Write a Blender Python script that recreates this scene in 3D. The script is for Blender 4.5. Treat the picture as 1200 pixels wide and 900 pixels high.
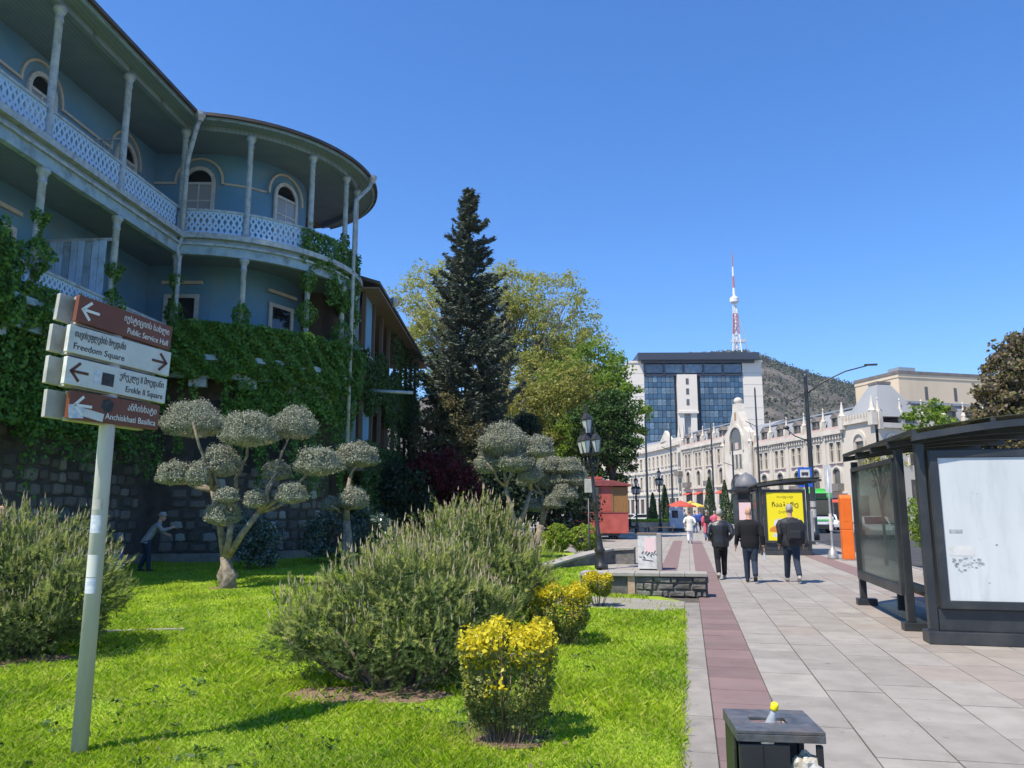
import bpy, bmesh, math, random
import numpy as np
from mathutils import Vector, Matrix, kdtree
R = math.radians
random.seed(7)
for o in list(bpy.data.objects): bpy.data.objects.remove(o)
SC = bpy.context.scene
C = SC.collection
# ---------------------------------------------------------------- camera
cam = bpy.data.objects.new('camera', bpy.data.cameras.new('camera')); C.objects.link(cam)
CAMH = 1.72; PITCH = math.atan(148/900)
cam.location = (0, 0, CAMH); cam.rotation_euler = (R(90)+PITCH, 0, 0)
cam.data.sensor_width = 36; cam.data.lens = 27.0
cam.data.clip_start = .05; cam.data.clip_end = 6000
SC.camera = cam
# ---------------------------------------------------------------- sky, sun, exposure
SUN = Vector((-.46, -.38, 1.0)).normalized()          # towards the sun
ELEV = math.asin(SUN.z); AZ = math.atan2(SUN.x, SUN.y)
w = bpy.data.worlds.new('World'); SC.world = w; w.use_nodes = True
nt = w.node_tree; bg = nt.nodes['Background']
sky = nt.nodes.new('ShaderNodeTexSky'); sky.sky_type = 'NISHITA'; sky.sun_disc = False
sky.sun_elevation = ELEV; sky.sun_rotation = AZ; sky.altitude = 500
sky.air_density = 1.15; sky.dust_density = .1; sky.ozone_density = 10
hsv = nt.nodes.new('ShaderNodeHueSaturation'); hsv.inputs['Saturation'].default_value = 1.16; hsv.inputs['Hue'].default_value = .505
nt.links.new(sky.outputs[0], hsv.inputs['Color']); nt.links.new(hsv.outputs[0], bg.inputs[0]); bg.inputs[1].default_value = .15
sl = bpy.data.lights.new('sun', 'SUN'); sl.energy = 4.9; sl.angle = R(.5); sl.color = (1, .91, .77)
so = bpy.data.objects.new('sun', sl); C.objects.link(so)
so.rotation_euler = (-SUN).to_track_quat('-Z', 'Y').to_euler(); so.location = SUN*80
vs = SC.view_settings; vs.view_transform = 'Standard'; vs.look = 'None'; vs.exposure = .55; vs.gamma = 1
vs.use_curve_mapping = False
SC.cycles.max_bounces = 6; SC.cycles.diffuse_bounces = 3; SC.cycles.glossy_bounces = 3
SC.cycles.transmission_bounces = 4; SC.cycles.transparent_max_bounces = 6; SC.cycles.caustics_reflective = False
SC.cycles.caustics_refractive = False

# ---------------------------------------------------------------- places
def W(s, t, z=0):                       # promenade frame: s along it, t to its right
    return Vector((.2203*s+.9754*t, .9754*s-.2203*t, z))
PROM = -math.atan2(.2203, .9754)        # rotation about z of a thing squared up with the promenade
cP, sP = math.cos(PITCH), math.sin(PITCH)
def px_line(u, ax, az, bx, bz):         # where the sight line of column u meets a line on plan (facade bays)
    k = (u-600)/900*cP
    dx, dz = bx-ax, bz-az
    q = (k*az-ax)/(dx-k*dz)
    return q                            # 0..1 along a-b

# ---------------------------------------------------------------- materials
MT = {}
def nodes(name):
    m = bpy.data.materials.new(name); m.use_nodes = True
    return m, m.node_tree, m.node_tree.nodes['Principled BSDF']
def pm(name, c1, c2=None, scale=4, rough=.7, bump=0, bscale=30, metal=0, detail=5, spec=.35, stretch=(1,1,1), lo=.35, hi=.65, rnd=0, coord='Object', dirt=None, dscale=1.3, spots=None):
    """two-tone procedural surface: large noise between c1 and c2, per object tint, fine relief, dirt blotches"""
    m, t, b = nodes(name); N = t.nodes; L = t.links
    b.inputs['Roughness'].default_value = rough; b.inputs['Metallic'].default_value = metal
    b.inputs['Specular IOR Level'].default_value = spec
    tc = N.new('ShaderNodeTexCoord'); mp = N.new('ShaderNodeMapping'); mp.inputs['Scale'].default_value = stretch
    L.new(N.new('ShaderNodeNewGeometry').outputs['Position'] if coord == 'World' else tc.outputs[coord], mp.inputs[0])
    out = None
    if c2:
        nz = N.new('ShaderNodeTexNoise'); nz.inputs['Scale'].default_value = scale; nz.inputs['Detail'].default_value = detail
        L.new(mp.outputs[0], nz.inputs['Vector'])
        rp = N.new('ShaderNodeValToRGB'); rp.color_ramp.elements[0].position = lo; rp.color_ramp.elements[1].position = hi
        rp.color_ramp.elements[0].color = (*c1, 1); rp.color_ramp.elements[1].color = (*c2, 1)
        L.new(nz.outputs['Fac'], rp.inputs[0]); out = rp.outputs[0]
    else:
        g = N.new('ShaderNodeRGB'); g.outputs[0].default_value = (*c1, 1); out = g.outputs[0]
    if dirt:
        nz = N.new('ShaderNodeTexNoise'); nz.inputs['Scale'].default_value = dscale; nz.inputs['Detail'].default_value = 8; nz.inputs['Roughness'].default_value = .7
        L.new(mp.outputs[0], nz.inputs['Vector'])
        rp = N.new('ShaderNodeValToRGB'); rp.color_ramp.elements[0].position = .5; rp.color_ramp.elements[1].position = .72
        L.new(nz.outputs['Fac'], rp.inputs[0])
        mx = N.new('ShaderNodeMix'); mx.data_type = 'RGBA'; L.new(rp.outputs[0], mx.inputs[0]); L.new(out, mx.inputs[6])
        mx.inputs[7].default_value = (*dirt, 1); out = mx.outputs[2]
    if spots:                       # gum and drip marks
        nz = N.new('ShaderNodeTexNoise'); nz.inputs['Scale'].default_value = 11; nz.inputs['Detail'].default_value = 3; L.new(mp.outputs[0], nz.inputs['Vector'])
        rp = N.new('ShaderNodeValToRGB'); rp.color_ramp.elements[0].position = .68; rp.color_ramp.elements[1].position = .74; L.new(nz.outputs['Fac'], rp.inputs[0])
        mx = N.new('ShaderNodeMix'); mx.data_type = 'RGBA'; L.new(rp.outputs[0], mx.inputs[0]); L.new(out, mx.inputs[6]); mx.inputs[7].default_value = (*spots, 1); out = mx.outputs[2]
    if rnd:
        oi = N.new('ShaderNodeObjectInfo'); mr = N.new('ShaderNodeMapRange')
        mr.inputs[3].default_value = 1-rnd; mr.inputs[4].default_value = 1+rnd
        L.new(oi.outputs['Random'], mr.inputs[0])
        hs = N.new('ShaderNodeHueSaturation'); L.new(out, hs.inputs['Color']); L.new(mr.outputs[0], hs.inputs['Value']); out = hs.outputs[0]
    L.new(out, b.inputs['Base Color'])
    if bump:
        nz = N.new('ShaderNodeTexNoise'); nz.inputs['Scale'].default_value = bscale; nz.inputs['Detail'].default_value = 6
        L.new(mp.outputs[0], nz.inputs['Vector'])
        bp = N.new('ShaderNodeBump'); bp.inputs['Strength'].default_value = bump; bp.inputs['Distance'].default_value = .02
        L.new(nz.outputs['Fac'], bp.inputs['Height']); L.new(bp.outputs[0], b.inputs['Normal'])
    MT[name] = m; return m
def leafm(name, cols, trans=.35, rough=.55, spec=.3, patch=None, pscale=.8):
    """leaves: colour differs from leaf to leaf, light passes through"""
    m, t, b = nodes(name); N = t.nodes; L = t.links
    ge = N.new('ShaderNodeNewGeometry'); rp = N.new('ShaderNodeValToRGB'); e = rp.color_ramp.elements
    e[0].position = 0; e[0].color = (*cols[0], 1); e[1].position = 1; e[1].color = (*cols[-1], 1)
    for i, c in enumerate(cols[1:-1]):
        q = e.new((i+1)/(len(cols)-1)); q.color = (*c, 1)
    L.new(ge.outputs['Random Per Island'], rp.inputs[0]); col = rp.outputs[0]
    if patch:                       # drier, darker growth in patches
        tc = N.new('ShaderNodeTexCoord'); nz = N.new('ShaderNodeTexNoise'); nz.inputs['Scale'].default_value = pscale; nz.inputs['Detail'].default_value = 5; L.new(tc.outputs['Object'], nz.inputs[0])
        r2 = N.new('ShaderNodeValToRGB'); r2.color_ramp.elements[0].position = .36; r2.color_ramp.elements[0].color = (*patch, 1); r2.color_ramp.elements[1].position = .62; r2.color_ramp.elements[1].color = (1, 1, 1, 1); L.new(nz.outputs['Fac'], r2.inputs[0])
        mx = N.new('ShaderNodeMix'); mx.data_type = 'RGBA'; mx.blend_type = 'MULTIPLY'; mx.inputs[0].default_value = 1; L.new(col, mx.inputs[6]); L.new(r2.outputs[0], mx.inputs[7]); col = mx.outputs[2]
    L.new(col, b.inputs['Base Color'])
    b.inputs['Roughness'].default_value = rough; b.inputs['Specular IOR Level'].default_value = spec
    tr = N.new('ShaderNodeBsdfTranslucent'); L.new(col, tr.inputs[0])
    mx = N.new('ShaderNodeMixShader'); mx.inputs[0].default_value = trans
    L.new(b.outputs[0], mx.inputs[1]); L.new(tr.outputs[0], mx.inputs[2]); L.new(mx.outputs[0], N['Material Output'].inputs[0])
    MT[name] = m; return m
def glassm(name, tint=(.02,.03,.035), rough=.05, clear=None):
    m, t, b = nodes(name)
    b.inputs['Base Color'].default_value = (*tint, 1); b.inputs['Roughness'].default_value = rough; b.inputs['Specular IOR Level'].default_value = .8
    if clear:
        N = t.nodes; L = t.links
        tr = N.new('ShaderNodeBsdfTransparent'); tr.inputs[0].default_value = (*clear[1], 1)
        mx = N.new('ShaderNodeMixShader'); mx.inputs[0].default_value = clear[0]
        L.new(b.outputs[0], mx.inputs[1]); L.new(tr.outputs[0], mx.inputs[2]); L.new(mx.outputs[0], N['Material Output'].inputs[0])
    MT[name] = m; return m
def brickm(name, cols, mortar, bw, bh, msize=.012, rot=0, rough=.8, offset=.5):
    """paving too far away to build slab by slab"""
    m, t, b = nodes(name); N = t.nodes; L = t.links
    tc = N.new('ShaderNodeTexCoord'); mp = N.new('ShaderNodeMapping'); mp.inputs['Rotation'].default_value = (0, 0, rot)
    L.new(tc.outputs['Object'], mp.inputs[0])
    bk = N.new('ShaderNodeTexBrick'); bk.offset = offset
    bk.inputs['Color1'].default_value = (*cols[0], 1); bk.inputs['Color2'].default_value = (*cols[1], 1); bk.inputs['Mortar'].default_value = (*mortar, 1)
    bk.inputs['Scale'].default_value = 1; bk.inputs['Mortar Size'].default_value = msize
    bk.inputs['Brick Width'].default_value = bw; bk.inputs['Row Height'].default_value = bh
    L.new(mp.outputs[0], bk.inputs['Vector'])
    nz = N.new('ShaderNodeTexNoise'); nz.inputs['Scale'].default_value = .7; nz.inputs['Detail'].default_value = 8
    L.new(mp.outputs[0], nz.inputs['Vector'])
    hs = N.new('ShaderNodeHueSaturation'); mr = N.new('ShaderNodeMapRange'); mr.inputs[3].default_value = .75; mr.inputs[4].default_value = 1.25
    L.new(nz.outputs['Fac'], mr.inputs[0]); L.new(bk.outputs[0], hs.inputs['Color']); L.new(mr.outputs[0], hs.inputs['Value'])
    L.new(hs.outputs[0], b.inputs['Base Color']); b.inputs['Roughness'].default_value = rough
    MT[name] = m; return m

# setting
pm('asphalt', (.045,.045,.048), (.07,.07,.07), 1.2, .9, .3, 120)
pm('plaza', (.20,.19,.18), (.27,.255,.24), .6, .85, .15, 60)
brickm('far_paving', ((.32,.292,.255),(.28,.256,.225)), (.16,.147,.13), .85, .55, .01, R(90)-PROM)
brickm('road_side_paving', ((.33,.28,.25),(.28,.24,.22)), (.15,.13,.12), .5, .5, .01, R(90)-PROM)
pm('slab', (.315,.292,.257), (.268,.248,.218), 3.5, .75, .25, 90, rnd=.10, dirt=(.235,.212,.182), dscale=2.2, coord='World', spots=(0.17, 0.15, 0.13))
pm('slab_warm', (.305,.268,.228), (.268,.235,.20), 3.5, .75, .25, 90, rnd=.10, dirt=(.25,.218,.19), dscale=2.2, coord='World', spots=(0.17, 0.145, 0.12))
pm('slab_red', (.215,.147,.135), (.18,.125,.116), 3, .75, .25, 90, rnd=.10, dirt=(.19,.145,.135), dscale=2.5, coord='World', spots=(0.13, 0.095, 0.088))
pm('slab_grey', (.235,.215,.188), (.285,.262,.23), 4, .8, .4, 70, rnd=.12, dirt=(.19,.18,.16), dscale=3, coord='World', spots=(0.14, 0.13, 0.115))
pm('joint', (.12,.105,.09), (.07,.06,.05), 9, .95)
pm('lawn_soil', (.24,.36,.02), (.30,.40,.03), 1.6, .95, .6, 60, dirt=(.13,.12,.045), dscale=1.1)
pm('bare_soil', (.16,.105,.07), (.24,.17,.115), 6, .95, .8, 40)
pm('gravel_path', (.36,.33,.29), (.20,.19,.155), 40, .95, .7, 60, dirt=(.17,.19,.07), dscale=2.2)
pm('rock_hill', (.055,.05,.038), (.15,.13,.105), .03, .95, 1.0, .05, detail=14, dirt=(.05,.055,.032), dscale=.02, lo=.38, hi=.62)
# house
pm('blue_wall', (.105,.255,.385), (.15,.31,.44), .7, .8, .1, 40, dirt=(.17,.27,.33), dscale=.9)
pm('blue_paint', (.22,.34,.42), (.30,.41,.47), 3, .65, .15, 50, dirt=(.14,.16,.17), dscale=2.2)
pm('pale_paint', (.40,.45,.47), (.27,.34,.38), 6, .6, .15, 40, dirt=(.21,.20,.18), dscale=3)
pm('fret_paint', (.42,.59,.75), (.34,.50,.67), 3, .6, .1, 60, dirt=(.24,.29,.33), dscale=2.0)
pm('cream_trim', (.60,.54,.43), (.52,.47,.39), 5, .7)
pm('white_frame', (.62,.62,.58), (.52,.52,.49), 8, .6, dirt=(.40,.38,.34), dscale=3)
pm('roof_edge', (.06,.05,.048), (.10,.075,.065), 2, .6)
pm('zinc', (.42,.43,.43), (.34,.35,.36), 6, .45, metal=.5)
pm('stone_wall', (.065,.055,.045), (.10,.085,.068), 3, .95, .5, 20)
pm('stone_grey', (.13,.115,.095), (.19,.165,.135), 5, .9, .5, 25, rnd=.45)
pm('stone_pale', (.36,.335,.29), (.28,.26,.22), 5, .9, .4, 25, rnd=.3)
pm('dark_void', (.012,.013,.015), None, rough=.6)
pm('old_wood', (.16,.115,.08), (.22,.165,.12), 3, .75, .3, 60, stretch=(6,6,1))
pm('wing_wood', (.11,.085,.065), (.15,.12,.09), 4, .8, .2, 40, stretch=(5,5,1))
glassm('window_glass', (.015,.018,.02), .06)
glassm('curtain_glass', (.35,.36,.36), .15)
def soffit():
    m, t, b = nodes('soffit_boards'); N = t.nodes; L = t.links
    tc = N.new('ShaderNodeTexCoord'); wv = N.new('ShaderNodeTexWave'); wv.bands_direction = 'X'; wv.wave_profile = 'SAW'
    wv.inputs['Scale'].default_value = 2.2; wv.inputs['Distortion'].default_value = .15
    L.new(tc.outputs['Object'], wv.inputs[0])
    nz = N.new('ShaderNodeTexNoise'); nz.inputs['Scale'].default_value = 1.4; nz.inputs['Detail'].default_value = 6; L.new(tc.outputs['Object'], nz.inputs[0])
    rp = N.new('ShaderNodeValToRGB'); rp.color_ramp.elements[0].color = (.14,.21,.255,1); rp.color_ramp.elements[1].color = (.23,.31,.35,1)
    L.new(nz.outputs['Fac'], rp.inputs[0])
    r2 = N.new('ShaderNodeValToRGB'); r2.color_ramp.elements[0].position = .0; r2.color_ramp.elements[0].color = (.45,.45,.45,1); r2.color_ramp.elements[1].position = .14; r2.color_ramp.elements[1].color = (1,1,1,1)
    L.new(wv.outputs['Fac'], r2.inputs[0])
    mx = N.new('ShaderNodeMix'); mx.data_type = 'RGBA'; mx.blend_type = 'MULTIPLY'; mx.inputs[0].default_value = 1
    L.new(rp.outputs[0], mx.inputs[6]); L.new(r2.outputs[0], mx.inputs[7]); L.new(mx.outputs[2], b.inputs['Base Color'])
    bp = N.new('ShaderNodeBump'); bp.inputs['Strength'].default_value = .5; bp.inputs['Distance'].default_value = .02; L.new(r2.outputs[0], bp.inputs['Height']); L.new(bp.outputs[0], b.inputs['Normal'])
    b.inputs['Roughness'].default_value = .75; MT['soffit_boards'] = m
soffit()
# plants
leafm('grass_blade', ((.25,.38,.010),(.36,.54,.013),(.44,.61,.018),(.55,.55,.12),(.38,.55,.014)), .5, patch=(.68,.78,.9))
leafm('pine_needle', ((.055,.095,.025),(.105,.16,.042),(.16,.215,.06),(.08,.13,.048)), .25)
leafm('pine_fresh_lit', ((.29,.35,.075),(.40,.45,.115),(.50,.51,.17)), .3)  # pale new growth, with sunlit highlights also put into its colour
pm('pine_candle', (.52,.43,.27), (.60,.48,.32), 8, .7, rnd=0)
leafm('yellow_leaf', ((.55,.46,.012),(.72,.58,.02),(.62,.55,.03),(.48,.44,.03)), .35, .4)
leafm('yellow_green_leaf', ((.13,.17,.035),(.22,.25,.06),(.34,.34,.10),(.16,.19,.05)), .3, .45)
leafm('olive_leaf', ((.20,.215,.155),(.30,.315,.24),(.41,.42,.335),(.14,.155,.105)), .15, .6, .15)
leafm('ivy_leaf', ((.05,.135,.022),(.095,.22,.034),(.15,.30,.05),(.07,.17,.03)), .35, .4)
leafm('spruce_leaf', ((.05,.068,.048),(.085,.11,.078),(.14,.16,.12),(.068,.09,.062)), .2)
leafm('plane_leaf', ((.28,.32,.06),(.38,.41,.095),(.36,.35,.10),(.25,.30,.065)), .5)
leafm('lime_leaf', ((.12,.21,.025),(.18,.28,.035),(.25,.35,.05),(.14,.24,.035)), .5)
leafm('gold_leaf', ((.22,.24,.045),(.29,.30,.06),(.33,.30,.07),(.18,.21,.04)), .45)
leafm('green_leaf', ((.028,.07,.016),(.045,.10,.02),(.07,.14,.026)), .3)
leafm('dark_leaf', ((.012,.028,.014),(.02,.042,.018),(.03,.058,.024)), .2)
leafm('laurel_leaf', ((.03,.07,.04),(.05,.095,.06),(.16,.20,.17),(.035,.08,.045)), .15, .25, .6)
leafm('maple_leaf', ((.085,.012,.016),(.13,.018,.022),(.18,.03,.03)), .4)
leafm('box_leaf', ((.16,.27,.025),(.24,.37,.035),(.31,.43,.05),(.28,.21,.06)), .35)
leafm('cypress_leaf', ((.025,.055,.016),(.04,.08,.022),(.06,.10,.03)), .2)
leafm('mixed_vine', ((.075,.085,.03),(.13,.12,.05),(.17,.13,.10),(.21,.17,.13),(.24,.19,.05),(.10,.13,.04)), .3)
leafm('scrub_leaf', ((.035,.05,.025),(.055,.07,.035),(.075,.08,.045)), .1)
leafm('bronze_leaf', ((.13,.12,.05),(.18,.15,.065),(.10,.11,.04)), .3)
pm('olive_bark', (.29,.245,.185), (.15,.125,.095), 9, .9, .8, 30)
pm('bark', (.10,.08,.06), (.16,.13,.10), 8, .95, .8, 30)
pm('pale_bark', (.34,.32,.25), (.21,.19,.14), 6, .9, .4, 20)
pm('twig', (.20,.145,.11), (.28,.20,.16), 8, .9)
# street
pm('black_metal', (.018,.020,.022), (.028,.03,.032), 3, .42, .06, 60, spec=.5, dirt=(.06,.058,.053), dscale=2.5)
pm('anthracite', (.022,.026,.030), (.032,.036,.04), 2, .38, .04, 50, spec=.5, dirt=(.055,.055,.053), dscale=2)
pm('worn_metal', (.05,.055,.06), (.11,.115,.12), 14, .45, .1, 60, spec=.5, dirt=(.12,.095,.08), dscale=5)
pm('galvanised', (.50,.465,.46), (.56,.525,.515), 5, .5, .05, 40, metal=0, stretch=(3,3,.6))
pm('sign_white', (.66,.66,.62), (.58,.58,.55), 6, .5, dirt=(.43,.42,.38), dscale=5)
pm('sign_brown', (.155,.048,.025), (.185,.062,.035), 4, .45)
pm('sign_box', (.47,.46,.42), (.36,.355,.32), 8, .6, dirt=(.25,.24,.21), dscale=5)
pm('letter_dark', (.05,.035,.03)); pm('letter_white', (.78,.77,.74)); pm('arrow_brown', (.12,.05,.035))
pm('sticker_dark', (.03,.03,.035), (.06,.06,.065), 30); pm('sticker_pale', (.7,.72,.74), (.45,.5,.62), 25)
pm('ad_white', (.53,.565,.56), (.59,.625,.615), .9, .35, dirt=(.47,.505,.50), dscale=1.6, stretch=(3,1,.6))
pm('ad_yellow', (.78,.66,.015), None, rough=.4); pm('ad_print', (.10,.075,.01)); pm('ad_orange', (.62,.22,.03)); pm('ad_pink', (.75,.55,.55))
pm('tar_print', (.20,.215,.225), (.42,.45,.46), 20)
glassm('shelter_glass', (.10,.125,.115), .12, (.5, (.62,.72,.68)))  # diffuse grey-green base stands in for bright reflections in the panes
glassm('roof_glass', (.10,.11,.05), .2, (.5, (.5,.5,.33)))
pm('kiosk_red', (.42,.085,.065), (.50,.12,.095), 2, .5, dirt=(.36,.08,.06))
pm('kiosk_roof', (.30,.08,.07), (.22,.06,.055), 3, .5); pm('kiosk_wood', (.24,.12,.04), (.32,.17,.06), 4, .5, stretch=(6,6,1))
pm('orange_paint', (.80,.17,.02), (.72,.14,.015), 3, .45)
pm('blue_sign', (.02,.11,.50), None, rough=.4); pm('bus_green', (.09,.52,.10), (.08,.47,.09), 2, .35); pm('bus_dark', (.03,.035,.035), None, rough=.25)
pm('car_white', (.72,.72,.72), None, rough=.25, spec=.5); pm('tyre', (.02,.02,.02), None, rough=.85); pm('lamp_on', (.6,.6,.56), None, rough=.2)
pm('lantern_glass', (.58,.60,.60), (.46,.48,.48), 4, .15, spec=.6)
pm('cap_stone', (.29,.28,.25), (.36,.34,.30), 5, .85, .4, 40, dirt=(.21,.20,.18)); pm('rubble', (.10,.098,.09), (.17,.16,.145), 7, .9, .8, 18, rnd=.25); pm('brick_render', (.42,.28,.19), (.5,.38,.28), 6, .9, .4, 30)
pm('graffiti_white', (.62,.62,.60), (.52,.52,.50), 8, .6, dirt=(.38,.38,.37), dscale=4)
pm('concrete', (.34,.325,.30), (.27,.26,.24), 5, .9, .3, 50)
pm('plastic_bag', (.55,.55,.52), (.32,.28,.20), 14, .25, .8, 20, spec=.6); pm('bottle_yellow', (.85,.72,.02), None, rough=.3)
glassm('clear_plastic', (.7,.75,.78), .08, (.55, (.9,.93,.95)))
# far buildings
pm('moor_wall', (.58,.525,.435), (.50,.445,.365), .12, .85, .1, 3, dirt=(.48,.42,.34), dscale=.1, stretch=(1,1,.5))
pm('moor_trim', (.64,.59,.50), (.54,.49,.41), .4, .8, dirt=(.42,.37,.31), dscale=.3)
pm('moor_pink', (.56,.42,.37), (.5,.37,.33), .4, .85)
pm('mansard', (.25,.26,.265), (.30,.31,.315), .15, .7, stretch=(1,1,.3)); pm('dormer_dark', (.14,.125,.11), (.2,.18,.16), .5, .8)
pm('far_window', (.07,.062,.052), (.14,.125,.10), .25, .25, spec=.6); pm('far_wood', (.30,.19,.10), (.36,.24,.13), .4, .7)
pm('left_wall', (.60,.55,.46), (.53,.48,.40), .12, .85, .1, 3, dirt=(.64,.58,.50), dscale=.12)
pm('office_stone', (.68,.625,.54), (.73,.675,.59), .08, .8, dirt=(.72,.66,.57), dscale=.06)
pm('office_top', (.045,.055,.075), None, rough=.4); pm('office_grey', (.36,.37,.38), None)
pm('office_glass', (.035,.075,.13), (.06,.115,.18), .35, .12, spec=.7, rnd=.3); pm('office_blind', (.17,.235,.29), (.09,.145,.20), .9, .3, rnd=.3)
pm('mullion', (.04,.055,.075), None, rough=.4)
pm('beige_wall', (.66,.54,.38), (.60,.49,.345), .1, .9, .1, 2, dirt=(.54,.43,.30), dscale=.09, stretch=(1,1,.4))
pm('tower_white', (.75,.75,.75)); pm('tower_red', (.44,.13,.11)); pm('shop_dark', (.06,.05,.045), (.10,.08,.07), .3, .5)
pm('awning_red', (.45,.08,.05)); pm('awning_yellow', (.75,.5,.08)); pm('hedge_wall', (.50,.33,.22), (.56,.40,.29), .6)
# people
pm('skin', (.50,.29,.20)); pm('hair_grey', (.42,.40,.38), (.30,.29,.28), 40); pm('hair_dark', (.05,.045,.04), (.12,.11,.10), 40); pm('hair_white', (.34,.325,.31), (.24,.23,.22), 40)
pm('leather', (.014,.015,.018), (.022,.023,.026), 8, .38, .4, 25, spec=.6); pm('black_knit', (.010,.010,.012), None, rough=.9); pm('puffer', (.016,.018,.021), (.024,.026,.03), 6, .6, .5, 14)
pm('trouser_black', (.010,.010,.012), None, rough=.9); pm('jeans_dark', (.02,.03,.05), (.03,.042,.065), 20, .9); pm('jeans_blue', (.07,.13,.26), (.05,.10,.2), 20, .9)
pm('shoe_pale', (.35,.33,.30)); pm('shoe_dark', (.025,.024,.024)); pm('coat_white', (.72,.71,.64), (.64,.63,.57), 9, .8, .3, 12); pm('coat_pink', (.62,.13,.20), (.55,.10,.17), 9, .8)
pm('cloth_blue', (.07,.12,.35)); pm('legging_pale', (.62,.64,.68)); pm('cloth_grey', (.30,.29,.27), (.24,.235,.22), 9, .9); pm('bag_dark', (.02,.022,.026), None, rough=.7)
# ---------------------------------------------------------------- helpers
def tag(o, label=None, cat=None, group=None, kind=None):
    if label: o['label'] = label
    if cat: o['category'] = cat
    if group: o['group'] = group
    if kind: o['kind'] = kind
    return o
def thing(name, label, cat, loc=(0,0,0), rz=0, group=None):
    o = bpy.data.objects.new(name, None); C.objects.link(o); o.empty_display_size = .2
    o.location = loc; o.rotation_euler = (0, 0, rz)
    return tag(o, label, cat, group)
def children(o): return [c for c in bpy.data.objects if c.parent == o]
def dup(root, loc, rz=None, label=None, scale=None):
    r = root.copy(); C.objects.link(r); r.location = loc
    if rz is not None: r.rotation_euler = (0, 0, rz)
    if scale: r.scale = scale if hasattr(scale, '__len__') else (scale,)*3
    if label: r['label'] = label
    for ch in children(root):
        c = ch.copy(); C.objects.link(c); c.parent = r
        for g in children(ch):
            d = g.copy(); C.objects.link(d); d.parent = c
    return r
class MB:
    def __init__(s): s.v = []; s.f = []
    def add(s, v, f):
        n = len(s.v); s.v += [tuple(p) for p in v]; s.f += [tuple(i+n for i in q) for q in f]; return s
    def box(s, x0, x1, y0, y1, z0, z1, M=None):
        v = [Vector((x, y, z)) for z in (z0, z1) for y in (y0, y1) for x in (x0, x1)]
        if M: v = [M @ p for p in v]
        return s.add(v, [(0,2,3,1),(4,5,7,6),(0,1,5,4),(2,6,7,3),(0,4,6,2),(1,3,7,5)])
    def cbox(s, c, d, rz=0, M=None):
        m = Matrix.Translation(c) @ Matrix.Rotation(rz, 4, 'Z')
        if M: m = M @ m
        return s.box(-d[0]/2, d[0]/2, -d[1]/2, d[1]/2, -d[2]/2, d[2]/2, m)
    def beam(s, a, b, w, h=None, up=(0,0,1)):
        a = Vector(a); b = Vector(b); d = (b-a); L = d.length; d.normalize(); h = h or w
        x = d.cross(Vector(up))
        if x.length < 1e-4: x = Vector((1,0,0))
        x.normalize(); y = x.cross(d)
        M = Matrix((( x.x, y.x, d.x, a.x),(x.y, y.y, d.y, a.y),(x.z, y.z, d.z, a.z),(0,0,0,1)))
        return s.box(-w/2, w/2, -h/2, h/2, 0, L, M)
    def tube(s, pts, r, n=8, cap=True, flat=None):
        pts = [Vector(p) for p in pts]; m = len(pts)
        if not hasattr(r, '__len__'): r = [r]*m
        base = len(s.v); ref = None
        for i, p in enumerate(pts):
            d = (pts[min(i+1, m-1)]-pts[max(i-1, 0)])
            d = d.normalized() if d.length > 1e-7 else Vector((0,0,1))
            if ref is None: ref = Vector((1,0,0)) if abs(d.x) < .8 else Vector((0,1,0))
            x = (ref-d*ref.dot(d))
            x = x.normalized() if x.length > 1e-5 else d.orthogonal().normalized()
            y = d.cross(x); ref = x
            fx, fy = (flat[i] if flat else (1, 1))
            for k in range(n):
                a = 2*math.pi*k/n
                s.v.append(tuple(p+x*(math.cos(a)*r[i]*fx)+y*(math.sin(a)*r[i]*fy)))
        for i in range(m-1):
            for k in range(n):
                k2 = (k+1) % n; s.f.append((base+i*n+k, base+i*n+k2, base+(i+1)*n+k2, base+(i+1)*n+k))
        if cap:
            s.f.append(tuple(base+k for k in reversed(range(n)))); s.f.append(tuple(base+(m-1)*n+k for k in range(n)))
        return s
    def lathe(s, prof, n=12, c=(0,0,0), M=None, rot=0, sx=1, sy=1):
        base = len(s.v)
        for r, z in prof:
            for k in range(n):
                a = 2*math.pi*k/n+rot; p = Vector((c[0]+math.cos(a)*r*sx, c[1]+math.sin(a)*r*sy, c[2]+z))
                s.v.append(tuple(M @ p if M else p))
        for i in range(len(prof)-1):
            for k in range(n):
                k2 = (k+1) % n; s.f.append((base+i*n+k, base+i*n+k2, base+(i+1)*n+k2, base+(i+1)*n+k))
        s.f.append(tuple(base+k for k in reversed(range(n)))); m = len(prof)-1
        s.f.append(tuple(base+m*n+k for k in range(n)))
        return s
    def ell(s, c, r, nu=10, nv=7):
        if not hasattr(r, '__len__'): r = (r, r, r)
        prof = [(max(math.sin(math.pi*i/nv), .02), -math.cos(math.pi*i/nv)) for i in range(nv+1)]
        n0 = len(s.v); s.lathe(prof, nu)
        for i in range(n0, len(s.v)):
            v = s.v[i]; s.v[i] = (c[0]+v[0]*r[0], c[1]+v[1]*r[1], c[2]+v[2]*r[2])
        return s
    def prism(s, poly, lo, hi, axis='z', M=None):
        def P(a, b, h): return Vector((a, b, h)) if axis == 'z' else Vector((a, h, b)) if axis == 'y' else Vector((h, a, b))
        n = len(poly); v = [P(a, b, lo) for a, b in poly]+[P(a, b, hi) for a, b in poly]
        if M: v = [M @ p for p in v]
        return s.add(v, [tuple(reversed(range(n))), tuple(range(n, 2*n))]+[(i, (i+1) % n, n+(i+1) % n, n+i) for i in range(n)])
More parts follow.
